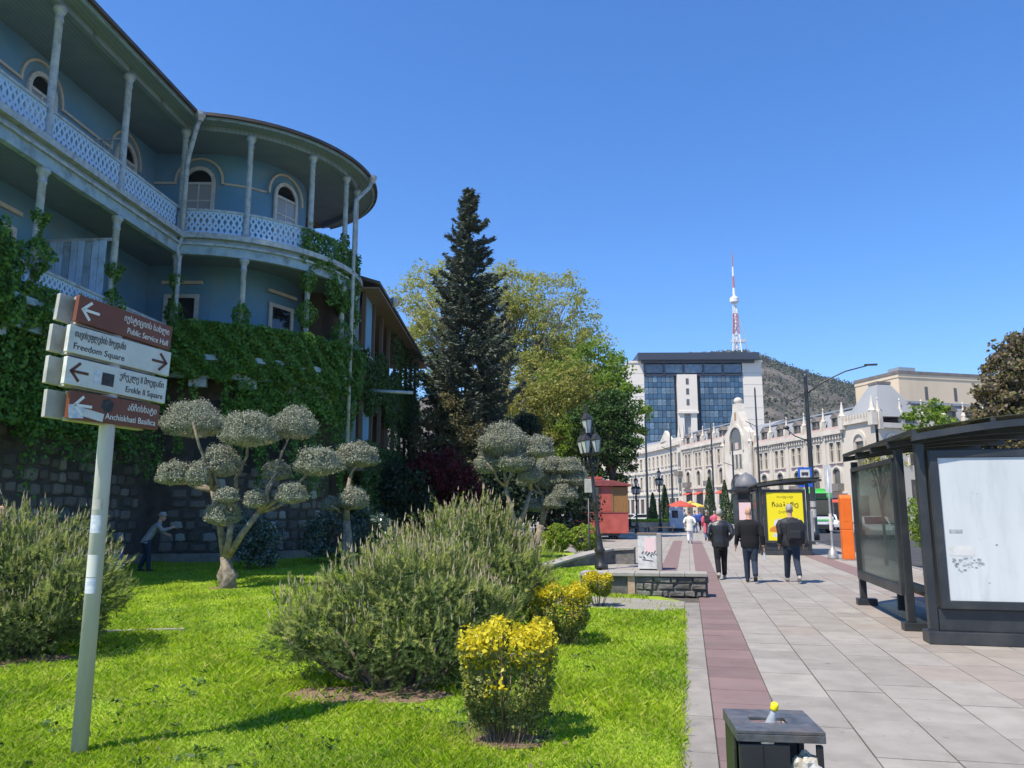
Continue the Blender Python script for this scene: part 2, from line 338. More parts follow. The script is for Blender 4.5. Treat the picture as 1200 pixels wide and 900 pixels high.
    def ring(s, outer, inner, lo, hi, M=None, closed=False):
        """extruded band between two outlines (x, z), thickness along y"""
        n = len(outer); v = []
        for y in (lo, hi):
            for a, b in outer: v.append(Vector((a, y, b)))
            for a, b in inner: v.append(Vector((a, y, b)))
        if M: v = [M @ p for p in v]
        f = []; e = n if closed else n-1
        for i in range(e):
            j = (i+1) % n
            f += [(i, j, n+j, n+i), (2*n+i, 3*n+i, 3*n+j, 2*n+j), (i, 2*n+i, 2*n+j, j), (n+i, n+j, 3*n+j, 3*n+i)]
        if not closed: f += [(0, n, 3*n, 2*n), (n-1, 3*n-1, 4*n-1, 2*n-1)]
        return s.add(v, f)
    def build(s, name, mat, parent=None, smooth=False, world=False, bevel=0):
        me = bpy.data.meshes.new(name); me.from_pydata(s.v, [], s.f)
        bm = bmesh.new(); bm.from_mesh(me); bmesh.ops.recalc_face_normals(bm, faces=bm.faces); bm.to_mesh(me); bm.free()
        return mobj(name, me, mat, parent, smooth, world, bevel)
def mobj(name, me, mat, parent=None, smooth=False, world=False, bevel=0):
    for m in (mat if isinstance(mat, (list, tuple)) else [mat]): me.materials.append(MT[m])
    if smooth is True: me.polygons.foreach_set('use_smooth', [True]*len(me.polygons))
    o = bpy.data.objects.new(name, me); C.objects.link(o)
    if parent:
        o.parent = parent
        if world: o.matrix_parent_inverse = parent.matrix_basis.inverted()
    if bevel:
        b = o.modifiers.new('bevel', 'BEVEL'); b.width = bevel; b.segments = 2; b.limit_method = 'ANGLE'; b.angle_limit = R(40)
    return o
def inst(src, parent=None, loc=(0,0,0), rot=(0,0,0), scale=(1,1,1), M=None, name=None):
    o = bpy.data.objects.new(name or src.name.split('.')[0], src.data); C.objects.link(o); o.parent = parent
    if M is not None: o.matrix_basis = M
    else: o.location = loc; o.rotation_euler = rot; o.scale = scale
    return o
def arch(w, h, n=10, x=0, z=0, point=1.0):
    """outline of an arched opening, from lower left over the top to lower right"""
    r = w/2; o = [(x-r, z)]
    for i in range(n+1):
        a = math.pi*(1-i/n); o.append((x+r*math.cos(a), z+h-r*point+r*point*math.sin(a)))
    return o+[(x+r, z)]
def wallgrid(mb, x0, x1, z0, z1, holes, y=0, depth=.25, M=None):
    """wall face with rectangular openings and their reveals; outward is -y"""
    xs = sorted({x0, x1, *[h[0] for h in holes], *[h[1] for h in holes]}); zs = sorted({z0, z1, *[h[2] for h in holes], *[h[3] for h in holes]})
    T = (lambda p: M @ Vector(p)) if M else Vector
    for a, b in zip(xs, xs[1:]):
        for c, d in zip(zs, zs[1:]):
            mx, mz = (a+b)/2, (c+d)/2
            if any(h[0] < mx < h[1] and h[2] < mz < h[3] for h in holes): continue
            mb.add([T((a, y, c)), T((b, y, c)), T((b, y, d)), T((a, y, d))], [(0,1,2,3)])
    for a, b, c, d in holes:
        q = y+depth
        for p in (((a,y,c),(a,y,d),(a,q,d),(a,q,c)), ((b,y,c),(b,q,c),(b,q,d),(b,y,d)), ((a,y,d),(b,y,d),(b,q,d),(a,q,d)), ((a,y,c),(a,q,c),(b,q,c),(b,y,c))):
            mb.add([T(v) for v in p], [(0,1,2,3)])
    return mb
def raw(name, V, nper, mat, parent=None, world=False):
    """mesh of loose polygons with nper corners each, from an array of corners"""
    V = np.ascontiguousarray(V, dtype=np.float32).reshape(-1, 3); n = len(V); k = n//nper
    me = bpy.data.meshes.new(name); me.vertices.add(n); me.vertices.foreach_set('co', V.ravel())
    me.loops.add(n); me.loops.foreach_set('vertex_index', np.arange(n, dtype=np.int32))
    me.polygons.add(k); me.polygons.foreach_set('loop_start', np.arange(0, n, nper, dtype=np.int32))
    me.update(calc_edges=True)
    return mobj(name, me, mat, parent, False, world)
RG = np.random.default_rng(11)
def unit(a): return a/np.maximum(np.linalg.norm(a, axis=-1, keepdims=True), 1e-9)
def leaves(P, N=None, size=.05, aspect=.55, jit=.8, var=.35, up=0.0, direction=None):
    """diamond leaves at P; N outward, jit how far they turn from it; direction: the way tips point"""
    n = len(P); rnd = unit(RG.normal(size=(n, 3)))
    nor = rnd if N is None else unit(N*(1-jit)+rnd*jit)
    t = RG.normal(size=(n, 3)) if direction is None else direction+RG.normal(size=(n, 3))*.45
    t[:, 2] += up
    t = unit(t-nor*np.sum(t*nor, 1, keepdims=True)); b = np.cross(nor, t)
    s = size*(1+RG.uniform(-var, var, (n, 1)))
    return np.stack([P-t*s*.5, P+b*s*aspect*.5-t*s*.05, P+t*s*.5, P-b*s*aspect*.5-t*s*.05], 1)
def blob_pts(n, c, r, flat=0, shell=.55):
    """points in an ellipsoid, mostly near its surface; flat cuts the underside"""
    d = unit(RG.normal(size=(n, 3)))
    if flat: d[:, 2] = np.where(d[:, 2] < 0, d[:, 2]*flat, d[:, 2])
    k = shell+(1-shell)*RG.uniform(size=(n, 1))**.6
    return np.array(c)+d*k*np.array(r), unit(d/np.array(r))
def text(parent, s, size, M, mat, name='lettering', width=None, bold=.0):
    cu = bpy.data.curves.new('t', 'FONT'); cu.body = s; cu.size = size; cu.extrude = .0012; cu.resolution_u = 3; cu.offset = bold
    o = bpy.data.objects.new('t', cu); C.objects.link(o)
    me = bpy.data.meshes.new_from_object(o.evaluated_get(bpy.context.evaluated_depsgraph_get()))
    bpy.data.objects.remove(o); bpy.data.curves.remove(cu); me.materials.clear()
    if width and len(me.vertices):
        x = max(v.co.x for v in me.vertices); k = width/x
        for v in me.vertices: v.co.x *= k
    q = mobj(name, me, mat, parent); q.matrix_basis = M
    return q
def FRONT(x, y, z): return Matrix.Translation((x, y, z)) @ Matrix.Rotation(R(90), 4, 'X')   # text standing up, facing -y

# ---------------------------------------------------------------- ground
def poly_sheet(name, pts, z, mat, lo=None):
    m = MB()
    if lo is None: m.add([(p[0], p[1], z) for p in pts], [tuple(range(len(pts)))])
    else: m.prism([(p[0], p[1]) for p in pts], lo, z)
    return tag(m.build(name, mat), kind='structure')
poly_sheet('ground', [(-2500,-300),(2500,-300),(2500,3000),(-2500,3000)], -.2, 'plaza')
poly_sheet('road', [W(-30,6.75),W(-30,14.5),W(230,14.5),W(230,6.75)], -.12, 'asphalt')
tag(MB().prism([tuple(p[:2]) for p in (W(-30,14.5),W(-30,60),W(100,60),W(100,14.5))], -.2, 0).build('far_pavement', 'plaza'), kind='structure')
def prom():
    # the promenade: far reaches as one sheet, the near slabs laid one by one on a bed
    far0 = 23.0
    m = MB(); m.prism([tuple(p[:2]) for p in (W(-30,-.12),W(-30,6.6),W(far0,6.6),W(far0,-2.5),W(17.2,-2.5),W(15.35,-.12))], -.18, -.014)
    pave = tag(m.build('pavement', 'joint'), kind='structure')
    m = MB(); m.prism([tuple(p[:2]) for p in (W(far0,-2.5),W(far0,6.6),W(140,6.6),W(140,-30),W(47,-30),W(47,-9),W(36,-3.2))], -.18, -.004)
    tag(m.build('far_promenade', 'far_paving'), kind='structure')
    m = MB(); m.box(0, 1, 0, 1, -.012, 0); pr = [m.build('paving_slab', a, pave, bevel=0) for a in ('slab', 'slab_warm', 'slab_red', 'slab_grey')]
    rr = random.Random(3); used = [0]*4
    def slab(k, s0, s1, t0, t1, g=.012):
        dz = rr.uniform(-.0018, .0018)
        M = Matrix.Translation(W(s0+g/2, t0+g/2, dz)) @ Matrix.Rotation(PROM, 4, 'Z') @ Matrix.Diagonal((t1-t0-g, s1-s0-g, 1, 1))
        if not used[k]: used[k] = 1; pr[k].matrix_basis = M
        else: inst(pr[k], pave, M=M)
    for c in range(11):
        t0 = .69+.54*c; s = 4.4+rr.uniform(0, .5)
        while s < far0-.2:
            L = rr.choice((.55, .82, .82, 1.05)) if s < 17 else 1.05
            e = min(s+L, far0)
            if far0-e < .3: e = far0
            slab(1 if (t0 > 2.8 and rr.random() < .75) or rr.random() < .05 else 0, s, e, t0, min(t0+.54, 6.55))
            s = e
    s = 4.2
    while s < far0:
        slab(2, s, min(s+.56, far0), .15, .69); s += .56
    s = 17.4
    while s < far0:
        e = min(s+.7, far0); slab(2, s, e, -.86, -.36); slab(0, s, e, -.36, .15); slab(3, s, e, -1.7, -.86); slab(3, s, e, -2.48, -1.7); s += .7
    s = 4.0
    while s < 15.3:
        slab(3, s, min(s+1.02, 15.35), -.12, .15); s += 1.02
    m = MB()
    for (a, b) in ((.15, .69), (-.86, -.36)):
        m.prism([tuple(p[:2]) for p in (W(far0,a),W(far0,b),W(46,b),W(46,a))], -.01, .0)
    tag(m.build('red_paving_bands', 'slab_red'), kind='structure')
    m = MB(); m.prism([tuple(p[:2]) for p in (W(16,4.3),W(16,4.95),W(60,4.95),W(60,4.3))], -.012, .004)
    tag(m.build('red_tactile_band', 'slab_red'), kind='structure')
    tag(MB().prism([tuple(p[:2]) for p in (W(-30,6.6),W(-30,6.75),W(140,6.75),W(140,6.6))], -.2, .012).build('kerb', 'slab_grey'), kind='structure')
prom()
LAWN = [W(-12,-.12),W(15.35,-.12),W(17.2,-1.2),W(22.6,-2.6),W(28,-3.4),W(46,-9.2),W(47,-30),W(-12,-30)]
poly_sheet('lawn', [(p.x, p.y) for p in LAWN], .012, 'lawn_soil', -.18)
pth = MB(); pth.prism([tuple(p[:2]) for p in (W(13.9,-.12),W(15.35,-.12),W(15.9,-1.6),W(15.7,-3.2),W(14.3,-2.6))], 0, .018)
tag(pth.build('path', 'gravel_path'), kind='structure')
def edging():
    m = MB(); p = [Vector((-7.4,10.9,.02)), Vector((-4.7,11.45,.02))]
    m.beam(p[0], p[1], .09, .06); tag(m.build('lawn_edging', 'concrete'), kind='structure')
edging()
SOIL = [(-1.35,7.55,.8,.38),(-6.0,9.3,.9,.45),(-.02,6.1,.3,.2),(-6.4,17.56,.35,.25)]
for i, (x, y, a, b) in enumerate(SOIL):
    m = MB(); rr = random.Random(i); n = 22
    m.prism([(x+a*math.cos(2*math.pi*k/n)*rr.uniform(.85,1.1), y+b*math.sin(2*math.pi*k/n)*rr.uniform(.85,1.1)) for k in range(n)], 0, .02)
    tag(m.build('bare_soil', 'bare_soil'), kind='structure')
def grass():
    # blades, thinning out with distance
    n = 520000
    u = RG.uniform(size=n); y = 3.6*np.exp(u*math.log(42/3.6))                    # density falls as 1/y^2
    x = RG.uniform(-.76, .33, n)*y+RG.uniform(-1, 1, n)*.4
    t = .9754*x-.2203*y; s = .2203*x+.9754*y
    ok = (t < -.085+.05*RG.uniform(-1, 1, n)*(RG.uniform(size=n) < .35))
    ok &= ~((s > 13.95) & (s < 15.7) & (t > -2.7) & (RG.uniform(size=n) > .05))
    ok &= ~((s > 15.35) & (t > -1.1-(s-16.9)*.25)) & ~((s > 22) & (t > -2.5-(s-22)*.27))
    ok &= (y < 41) & (x > -12.5+.0*y)
    for (a, b, c, d) in SOIL:
        q = ((x-a)/c)**2+((y-b)/d)**2
        ok &= (q > .95) | (RG.uniform(size=n) > .93)
    # thinner, ragged lawn in patches
    f = np.sin(x*1.7+1.3)*np.sin(y*1.1+.4)+.5*np.sin(x*4.1+2)*np.sin(y*3.3)
    ok &= RG.uniform(size=n) < np.clip(.92-.42*(f > .72)-.0*f, .3, 1)
    x, y = x[ok], y[ok]; n = len(x)
    far = np.clip(y/6, .8, 5)
    patch = .75+.35*(np.sin(x*2.3)*np.sin(y*1.9)+.5*np.sin(x*6+y*3))
    h = RG.uniform(.03, .07, n)*np.clip(patch, .45, 1.3)*np.clip(far, 1, 1.25); wd = .0042*far
    a = RG.uniform(0, 6.283, n); ln = RG.uniform(.3, 1.3, n)*h
    b = RG.uniform(0, 6.283, n)
    base = np.stack([x, y, np.full(n, .01)], 1)
    sd = np.stack([np.cos(a), np.sin(a), np.zeros(n)], 1)*wd[:, None]
    mid = base+np.stack([np.cos(b)*ln*.35, np.sin(b)*ln*.35, h*.62], 1)
    tip = base+np.stack([np.cos(b)*ln, np.sin(b)*ln, h], 1)
    V = np.stack([base-sd, base+sd, mid+sd*.8, tip], 1)
    o = raw('grass', V, 4, 'grass_blade'); tag(o, 'short bright green grass of the lawn', 'grass', kind='stuff')
grass()
# ---------------------------------------------------------------- blue house with rounded corner
HC = Vector((-11.5, 25.3)); HD = Vector((.0787, .9969)); HN = Vector((.9969, -.0787)); RC = Vector((-11.6, 30.4)); R0 = 5.1
RZS = math.atan2(HN.x, -HN.y); A0 = 10.2
def hs(a, o, h=0): p = HC-HD*a+HN*o; return Vector((p.x, p.y, h))
def hr(phi, o, h=0): return Vector((RC.x+(R0+o)*math.sin(phi), RC.y-(R0+o)*math.cos(phi), h))
def hpath(o, n=34, end=150):
    if o >= 0: f0 = math.asin((o+.1)/(R0+o)); y = hr(f0, o).y
    else: f0 = 0; y = RC.y-(R0+o)
    ac = (HC.y-y)/HD.y+(HN.y*o)/HD.y
    p = [hs(A0+(ac-A0)*i/8, o) for i in range(9)]
    if o < 0: p += [p[-1].lerp(hr(0, o), k) for k in (.5,)]
    else: p += [p[-1]]
    return p+[hr(f0+(R(end)-f0)*i/n, o) for i in range(n+1)]
def hband(name, o0, o1, z0, z1, mat, parent, skip=0):
    A, B = hpath(o0), hpath(o1); m = MB(); n = len(A)
    v = [(p.x, p.y, z) for z in (z0, z1) for P in (A, B) for p in P]; f = []
    for i in range(n-1):
        j = i+1
        f += [(i, j, n+j, n+i), (2*n+i, 3*n+i, 3*n+j, 2*n+j), (i, 2*n+i, 2*n+j, j), (n+i, n+j, 3*n+j, 3*n+i)]
    f += [(0, n, 3*n, 2*n), (n-1, 3*n-1, 4*n-1, 2*n-1)]
    return m.add(v, f).build(name, mat, parent, world=True)
def FM(p, rz): return Matrix.Translation(p) @ Matrix.Rotation(rz, 4, 'Z')
COLS_A = [3.5, 6.75, 10.1]; COLS_F = [R(26), R(53), R(76), R(91)]
H1, H2, HE = 6.85, 11.1, 15.15
def house():
    T = thing('blue_house', 'blue house with rounded corner, carved wooden balconies and ivy above the lawn', 'house', (HC.x, HC.y, 0))
    # mass and roof
    b = [tuple(p[:2]) for p in hpath(-2.45)]
    MB().prism(b+[(-12,35),(-30,35),(-30,15.2)], 5.5, 15.1).build('core_wall', 'blue_wall', T, world=True)
    r = [tuple(p[:2]) for p in hpath(.68)]
    rf = MB().prism(r+[(-12,36),(-30,36),(-30,15.1)], HE+.06, HE+.16).build('roof', 'roof_edge', T, world=True)
    hband('gutter', .66, .78, HE+.02, HE+.13, 'roof_edge', rf)
    hband('soffit', -2.3, .66, HE-.02, HE+.05, 'soffit_boards', T)
    hband('eave_beam', -.08, .08, HE-.2, HE-.02, 'soffit_boards', T)
    hband('eave_board', .56, .63, HE-.06, HE-.021, 'blue_paint', T)
    hband('wall', -2.45, -2.2, H1, HE-.02, 'blue_wall', T)
    # upper gallery floor
    hband('gallery_floor', -2.2, .1, H2-.3, H2-.06, 'blue_paint', T)
    hband('ceiling', -2.2, -.02, H2-.38, H2-.301, 'soffit_boards', T)
    hband('fascia', -.06, .12, H2-.72, H2-.28, 'blue_paint', T)
    hband('moulding', .101, .30, H2-.17, H2+.02, 'pale_paint', T)
    hband('moulding', .121, .2, H2-.40, H2-.32, 'pale_paint', T)
    # lower gallery floor
    hband('gallery_floor', -2.2, .12, H1-.4, H1, 'blue_paint', T)
    hband('moulding', .121, .28, H1-.16, H1+.02, 'blue_paint', T)
    hband('fascia', -.05, .1, H1-.75, H1-.401, 'blue_paint', T)
    # stone ground storey
    sw = hband('stone_wall', -1.2, -.8, 0, H1-.401, 'stone_wall', T)
    hband('plinth', -.801, -.6, 0, .3, 'stone_grey', T)
    # columns
    def colmesh(h):
        return MB().lathe([(.16,0),(.16,.12),(.125,.16),(.12,.22),(.105,.3),(.095,h-.42),(.115,h-.40),(.115,h-.36),(.10,h-.34),(.105,h-.22),(.15,h-.13),(.17,h-.10),(.17,h)], 12)
    up = colmesh(HE-.22-H2).build('column', 'pale_paint', T, True); lo = colmesh(H2-.72-H1).build('column', 'pale_paint', T, True)
    def put(o, M, first=[]):
        M = T.matrix_basis.inverted() @ M
        if o.name not in first: first.append(o.name); o.matrix_basis = M
        else: return inst(o, T, M=M)
        return o
    spots = [hs(a, 0) for a in COLS_A]+[hr(R(1.2), 0)]+[hr(f, 0) for f in COLS_F]
    for p in spots:
        put(up, FM((p.x, p.y, H2+.02), 0)); put(lo, FM((p.x, p.y, H1), 0))
    # fretwork balustrades
    o_ = [(0,.1),(.04,.1),(.09,.06),(.13,.045),(.17,.06),(.22,.1),(.30,.1),(.36,.075),(.44,.035),(.50,.06),(.56,.1),(.64,.1),(.70,.07),(.75,.1),(.78,.1)]
    i_ = [(0,0),(.22,0),(.28,.045),(.34,0),(.52,0),(.60,.055),(.70,0),(.78,0)]          # pierced along the middle
    bal = MB()
    for s in (1, -1): bal.prism([(s*x, z) for z, x in o_]+[(s*(x+.0005), z) for z, x in reversed(i_)], -.014, .014, 'y')
    bal = bal.build('baluster', 'fret_paint', T)
    def run(pts_rz, h):
        for p, rz in pts_rz: put(bal, FM((p.x, p.y, h+.10), rz))
    def srun(a0, a1, h):
        n = max(1, round((a1-a0-.24)/.2)); run([(hs(a0+.12+(i+.5)*(a1-a0-.24)/n, 0), RZS) for i in range(n)], h)
    def rrun(f0, f1, h):
        e = .12/R0; n = max(1, round((f1-f0-2*e)*R0/.2)); run([(hr(f0+e+(i+.5)*(f1-f0-2*e)/n, 0), f0+e+(i+.5)*(f1-f0-2*e)/n) for i in range(n)], h)
    ed = [.15]+COLS_A; fe = [R(1.2)]+COLS_F
    for a, b in zip(ed, ed[1:]): srun(a, b, H2); srun(a, b, H1)
    for a, b in zip(fe, fe[1:]): rrun(a, b, H2)
    for h in (H1, H2):
        hband('top_rail', -.05, .05, h+.88, h+.96, 'pale_paint', T); hband('bottom_rail', -.04, .04, h+.05, h+.10, 'fret_paint', T)
    # arched openings of the upper storey
    def arched(p, rz, w=1.25, top=14.6, z0=H2, moulding=True):
        M = FM((p.x, p.y, 0), rz)
        fr = MB().ring(arch(w, top-z0, 12, 0, z0), arch(w-.26, top-z0-.14, 12, 0, z0), -.09, -.002, M).build('window', 'white_frame', T, world=True)
        s = MB(); s.box(-w/2+.13, w/2-.13, -.06, -.003, 13.88, 13.98, M); s.box(-w/2+.13, w/2-.13, -.06, -.003, 13.2, 13.27, M); s.box(-.025, .025, -.055, -.003, z0, 13.88, M); s.build('sash', 'white_frame', fr)
        g = MB().prism(arch(w-.27, top-13.99-.15, 10, 0, 13.99), -.03, -.0025, 'y', M).build('fanlight', 'window_glass', fr)
        g = MB().box(-w/2+.14, w/2-.14, -.032, -.0022, z0, 13.87, M).build('pane', 'curtain_glass', fr)
        if moulding:
            q = [x for x in arch(w+.62, 14.96-13.9, 14, 0, 13.9)]; i_ = arch(w+.46, 14.88-13.9, 14, 0, 13.9)
            MB().ring(q, i_, -.07, -.003, M).build('arch_moulding', 'cream_trim', T, world=True)
    sp = [(hs(4.3, -2.2), RZS), (hs(-.05, -2.2), RZS), (hs(8.4, -2.2), RZS), (Vector((-11.85, RC.y-R0+2.2, 0)), 0), (hr(R(62), -2.2), R(62))]
    for p, rz in sp: arched(p, rz)
    # string course between the arches
    def sc(a, b):
        MB().beam((a.x, a.y, 13.94), (b.x, b.y, 13.94), .09, .08).build('string_course', 'cream_trim', T, world=True)
    o = -2.16
    sc(hs(9.9, o), hs(9.33, o)); sc(hs(7.47, o), hs(5.23, o)); sc(hs(3.37, o), hs(.88, o)); sc(Vector((-13.6, RC.y-R0+2.16)), Vector((-12.78, RC.y-R0+2.16)))
    m = MB(); m.tube([Vector((-10.92, RC.y-R0+2.2, 13.94))]+[hr(R(f), -2.17, 13.94) for f in (14, 20, 27, 34, 41, 44)], .045, 6); m.build('string_course', 'cream_trim', T, world=True)
    # rectangular doors of the lower storey with lintels
    def door(p, rz, w=1.0, top=9.45, z0=H1):
        M = FM((p.x, p.y, 0), rz)
        f = MB().ring([(-w/2-.14, z0), (-w/2-.14, top+.14), (w/2+.14, top+.14), (w/2+.14, z0)], [(-w/2, z0), (-w/2, top), (w/2, top), (w/2, z0)], -.08, -.002, M).build('door', 'white_frame', T, world=True)
        g = MB().box(-w/2, w/2, -.02, -.0022, z0, top, M).build('door_pane', 'window_glass', f)
        MB().box(-w*.75, w*.75, -.12, -.003, top+.52, top+.64, M).build('lintel', 'cream_trim', T, world=True)
    for p, rz in [(hs(5.4, -2.2), RZS), (hs(1.6, -2.2), RZS), (hs(8.6, -2.2), RZS), (Vector((-12.2, RC.y-R0+2.2, 0)), 0), (hr(R(63), -2.2), R(63)), (hr(R(25), -2.2), R(25))][:5]: door(p, rz)
    # boarded partition across the lower gallery, trellis on the upper
    for k in range(9):
        p = hs(3.62, -2.05+k*.22); MB().box(-.1, .1, -.02, .02, H1, 9.55+.02*(k % 3), FM((p.x, p.y, 0), R(-4.5))).build('partition_board', 'fret_paint' if k % 3 else 'blue_paint', T, world=True)
    a, b = hs(3.6, -2.2), hs(3.6, -.05); MB().beam((a.x, a.y, 9.62), (b.x, b.y, 9.62), .07, .1).build('partition_rail', 'pale_paint', T, world=True)
    m = MB()
    for k in range(7):
        for sgn in (1, -1):
            x0 = -1.6+k*.24; a = hs(3.5, x0, H2+.1); b = hs(3.5, x0+sgn*.55, H2+1.75)
            if -1.75 < x0+sgn*.55 < -.05: m.beam(a, b, .025, .02)
    m.beam(hs(3.5,-1.7,H2+1.75), hs(3.5,-.1,H2+1.75), .05); m.build('trellis', 'pale_paint', T, world=True)
    # rain pipes with hoppers
    q = Vector((-10.75, 24.62)); c = hr(R(1.2), .16)
    m = MB(); m.lathe([(.1,-.1),(.13,-.02),(.2,.1),(.2,.22)], 8, (q.x, q.y, HE-.12)); m.build('pipe_hopper', 'zinc', T, world=True)
    m = MB(); m.tube([(q.x, q.y, HE-.1), (q.x-.15, q.y+.1, HE-.5), (c.x+.25, c.y-.08, HE-1.3), (c.x+.2, c.y-.05, HE-1.6), (c.x+.2, c.y-.05, H2-.2)], .085, 8)
    m.tube([(c.x+.2, c.y-.05, H2-.2), (c.x+.05, c.y+.0, H2-.6), (c.x+.16, c.y-.02, H2-.9), (c.x+.16, c.y-.02, H1-.5)], .075, 8); m.build('rain_pipe', 'pale_paint', T, True, world=True)
    q = hr(R(84), .78); c = hr(R(80), .22)
    m = MB(); m.lathe([(.1,-.1),(.13,-.02),(.2,.1),(.2,.22)], 8, (q.x, q.y, HE-.1)); m.build('pipe_hopper', 'zinc', T, world=True)
    m = MB(); m.tube([(q.x, q.y, HE-.1), (q.x-.1, q.y-.05, HE-.4), (c.x+.05, c.y-.1, HE-1.1), (c.x+.05, c.y-.1, HE-1.5), (c.x+.05, c.y-.1, 4.2)], .08, 8); m.build('rain_pipe', 'pale_paint', T, True, world=True)
    # bracket ends under the lower gallery
    for f in (12, 30, 46, 63, 80):
        p = hr(R(f), -.1); MB().box(-.28, .28, -.18, .1, H1-1.05, H1-.76, FM((p.x, p.y, 0), R(f))).build('bracket', 'pale_paint', T, world=True)
    for a in (1.2, 3.4, 5.6, 7.8):
        p = hs(a, -.1); MB().box(-.28, .28, -.18, .1, H1-1.05, H1-.76, FM((p.x, p.y, 0), RZS)).build('bracket', 'pale_paint', T, world=True)
    # dark recesses in the stone storey
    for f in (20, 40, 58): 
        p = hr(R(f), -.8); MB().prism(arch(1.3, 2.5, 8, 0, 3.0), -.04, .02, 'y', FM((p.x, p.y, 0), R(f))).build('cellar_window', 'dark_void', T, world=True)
    # stones: shaped blocks, proud of the mortar, in rough courses
    rr = random.Random(5); protos = []
    for k in range(4):
        m = MB(); n = 6; o1 = [(x*rr.uniform(.82,1.08), z*rr.uniform(.82,1.08)) for x, z in ((-.5,-.45),(.1,-.52),(.5,-.4),(.46,.42),(-.05,.52),(-.48,.4))]
        v = [(x, 0, z) for x, z in o1]+[(x*.92, -.7, z*.92) for x, z in o1]+[(x*.6, -1, z*.6) for x, z in o1]
        f = [(i, (i+1) % n, n+(i+1) % n, n+i) for i in range(n)]+[(n+i, n+(i+1) % n, 2*n+(i+1) % n, 2*n+i) for i in range(n)]+[tuple(range(2*n, 3*n))]
        protos.append(m.add(v, f).build('stone', 'stone_pale' if k == 0 else 'stone_grey', T))
    cnt = 0; used = set()
    for row in range(12):
        h = .5+row*.36
        if row > 10: continue
        L = 10.2+1.6+R0*.85*R(88); x = rr.uniform(0, .3)
        while x < L and cnt < 296:
            wd = rr.uniform(.28, .62); hh = rr.uniform(.24, .34); c = x+wd/2
            if c < 10.2: p, rz = hs(10.2-c, -.8), RZS
            elif c < 11.0: x += wd; continue
            else:
                f = (c-11.0)/(R0-.8); p, rz = hr(f, -.8), f
                if f > R(86): break
            if rr.random() < (.93 if row < 7 else .6):
                k = 0 if rr.random() < .12 else rr.randrange(1, 4)
                M = T.matrix_basis.inverted() @ FM((p.x, p.y, h+rr.uniform(-.04, .04)), rz) @ Matrix.Diagonal((wd*.93, rr.uniform(.04, .09), hh, 1))
                if k not in used: used.add(k); protos[k].matrix_basis = M
                else: inst(protos[k], T, M=M)
                cnt += 1
            x += wd+.03
    return T
house()
def ivy(name, label, sets, size=.105, mat='ivy_leaf'):
    P = np.concatenate([s[0] for s in sets]); N = np.concatenate([s[1] for s in sets])
    o = raw(name, leaves(P, N, size, .8, .5, .4, up=-.6), 4, mat); return tag(o, label, 'ivy')
def rstrip(n, f0, f1, z0, z1, o0=.05, o1=.4, clump=None):
    f = RG.uniform(R(f0), R(f1), n); z = RG.uniform(z0, z1, n)
    rag = .5+.5*np.sin(f*23)*np.sin(f*9+1); z = np.where(z < z0+(z1-z0)*.25*rag, z+.4, z)
    lump = .5+.5*np.sin(f*31+z*3.1)*np.sin(z*4.3+f*13); k = RG.uniform(o0, o1, n)*(.35+lump)
    r = R0+k; P = np.stack([RC.x+r*np.sin(f), RC.y-r*np.cos(f), z], 1); N = np.stack([np.sin(f), -np.cos(f), np.full(n, .45)], 1); return P, N
def sstrip(n, a0, a1, z0, z1, o0=.05, o1=.4):
    a = RG.uniform(a0, a1, n); z = RG.uniform(z0, z1, n); rag = .5+.5*np.sin(a*5)*np.sin(a*2.1+1)
    z = np.where(z < z0+(z1-z0)*.3*rag, z+.5, z)
    lump = .5+.5*np.sin(a*6.3+z*2.9)*np.sin(z*4.1+a*2.2); k = RG.uniform(o0, o1, n)*(.35+lump)
    P = np.stack([HC.x-HD.x*a+HN.x*k, HC.y-HD.y*a+HN.y*k, z], 1); return P, np.tile(np.array([.97, -.08, .45]), (n, 1))
def wrap(n, p, z0, z1, r=.32):
    a = RG.uniform(0, 6.283, n); z = RG.uniform(z0, z1, n); q = r*RG.uniform(.5, 1, n)*(.7+.5*np.sin(z*5+p.x*9))*(1.15-.5*(z-z0)/(z1-z0))
    return np.stack([p.x+q*np.cos(a), p.y+q*np.sin(a), z], 1), np.stack([np.cos(a), np.sin(a), np.full(n, .4)], 1)
def strands(n, along, arc, z0, z1, per=90):
    out = []
    for i in range(n):
        q = RG.uniform(*along); ln = RG.uniform(.35, 1)*(z1-z0)
        out.append(rstrip(per, q-1.6, q+1.6, z1-ln, z1+.2, -.25, .25) if arc else sstrip(per, q-.16, q+.16, z1-ln, z1+.2, -.3, .25))
    return out
ivy('ivy', 'dense green ivy over the rounded balcony of the blue house',
    [rstrip(42000, 2, 95, 5.9, 8.0, .02, .5), rstrip(5500, 30, 92, 4.9, 6.3, -.1, .3), wrap(700, hr(R(26), 0), 7.7, 9.1), wrap(1500, hr(R(53), 0), 7.7, 10.5, .42), wrap(1500, hr(R(76), 0), 7.7, 10.4, .4),
     wrap(2200, hr(R(90), 0), 5, 11.5, .4), rstrip(1500, 63, 93, 9.4, 10.5, -.1, .25), rstrip(4200, 48, 93, 10.3, 12.0, .0, .3), wrap(500, hr(R(53), 0), 11.0, 12.3, .3), wrap(500, hr(R(76), 0), 11.0, 12.6, .25),
     wrap(1300, hr(R(2), .15), 6.2, 9.6, .33)]+strands(44, (4, 92), True, 1.6, 6.4, 210))
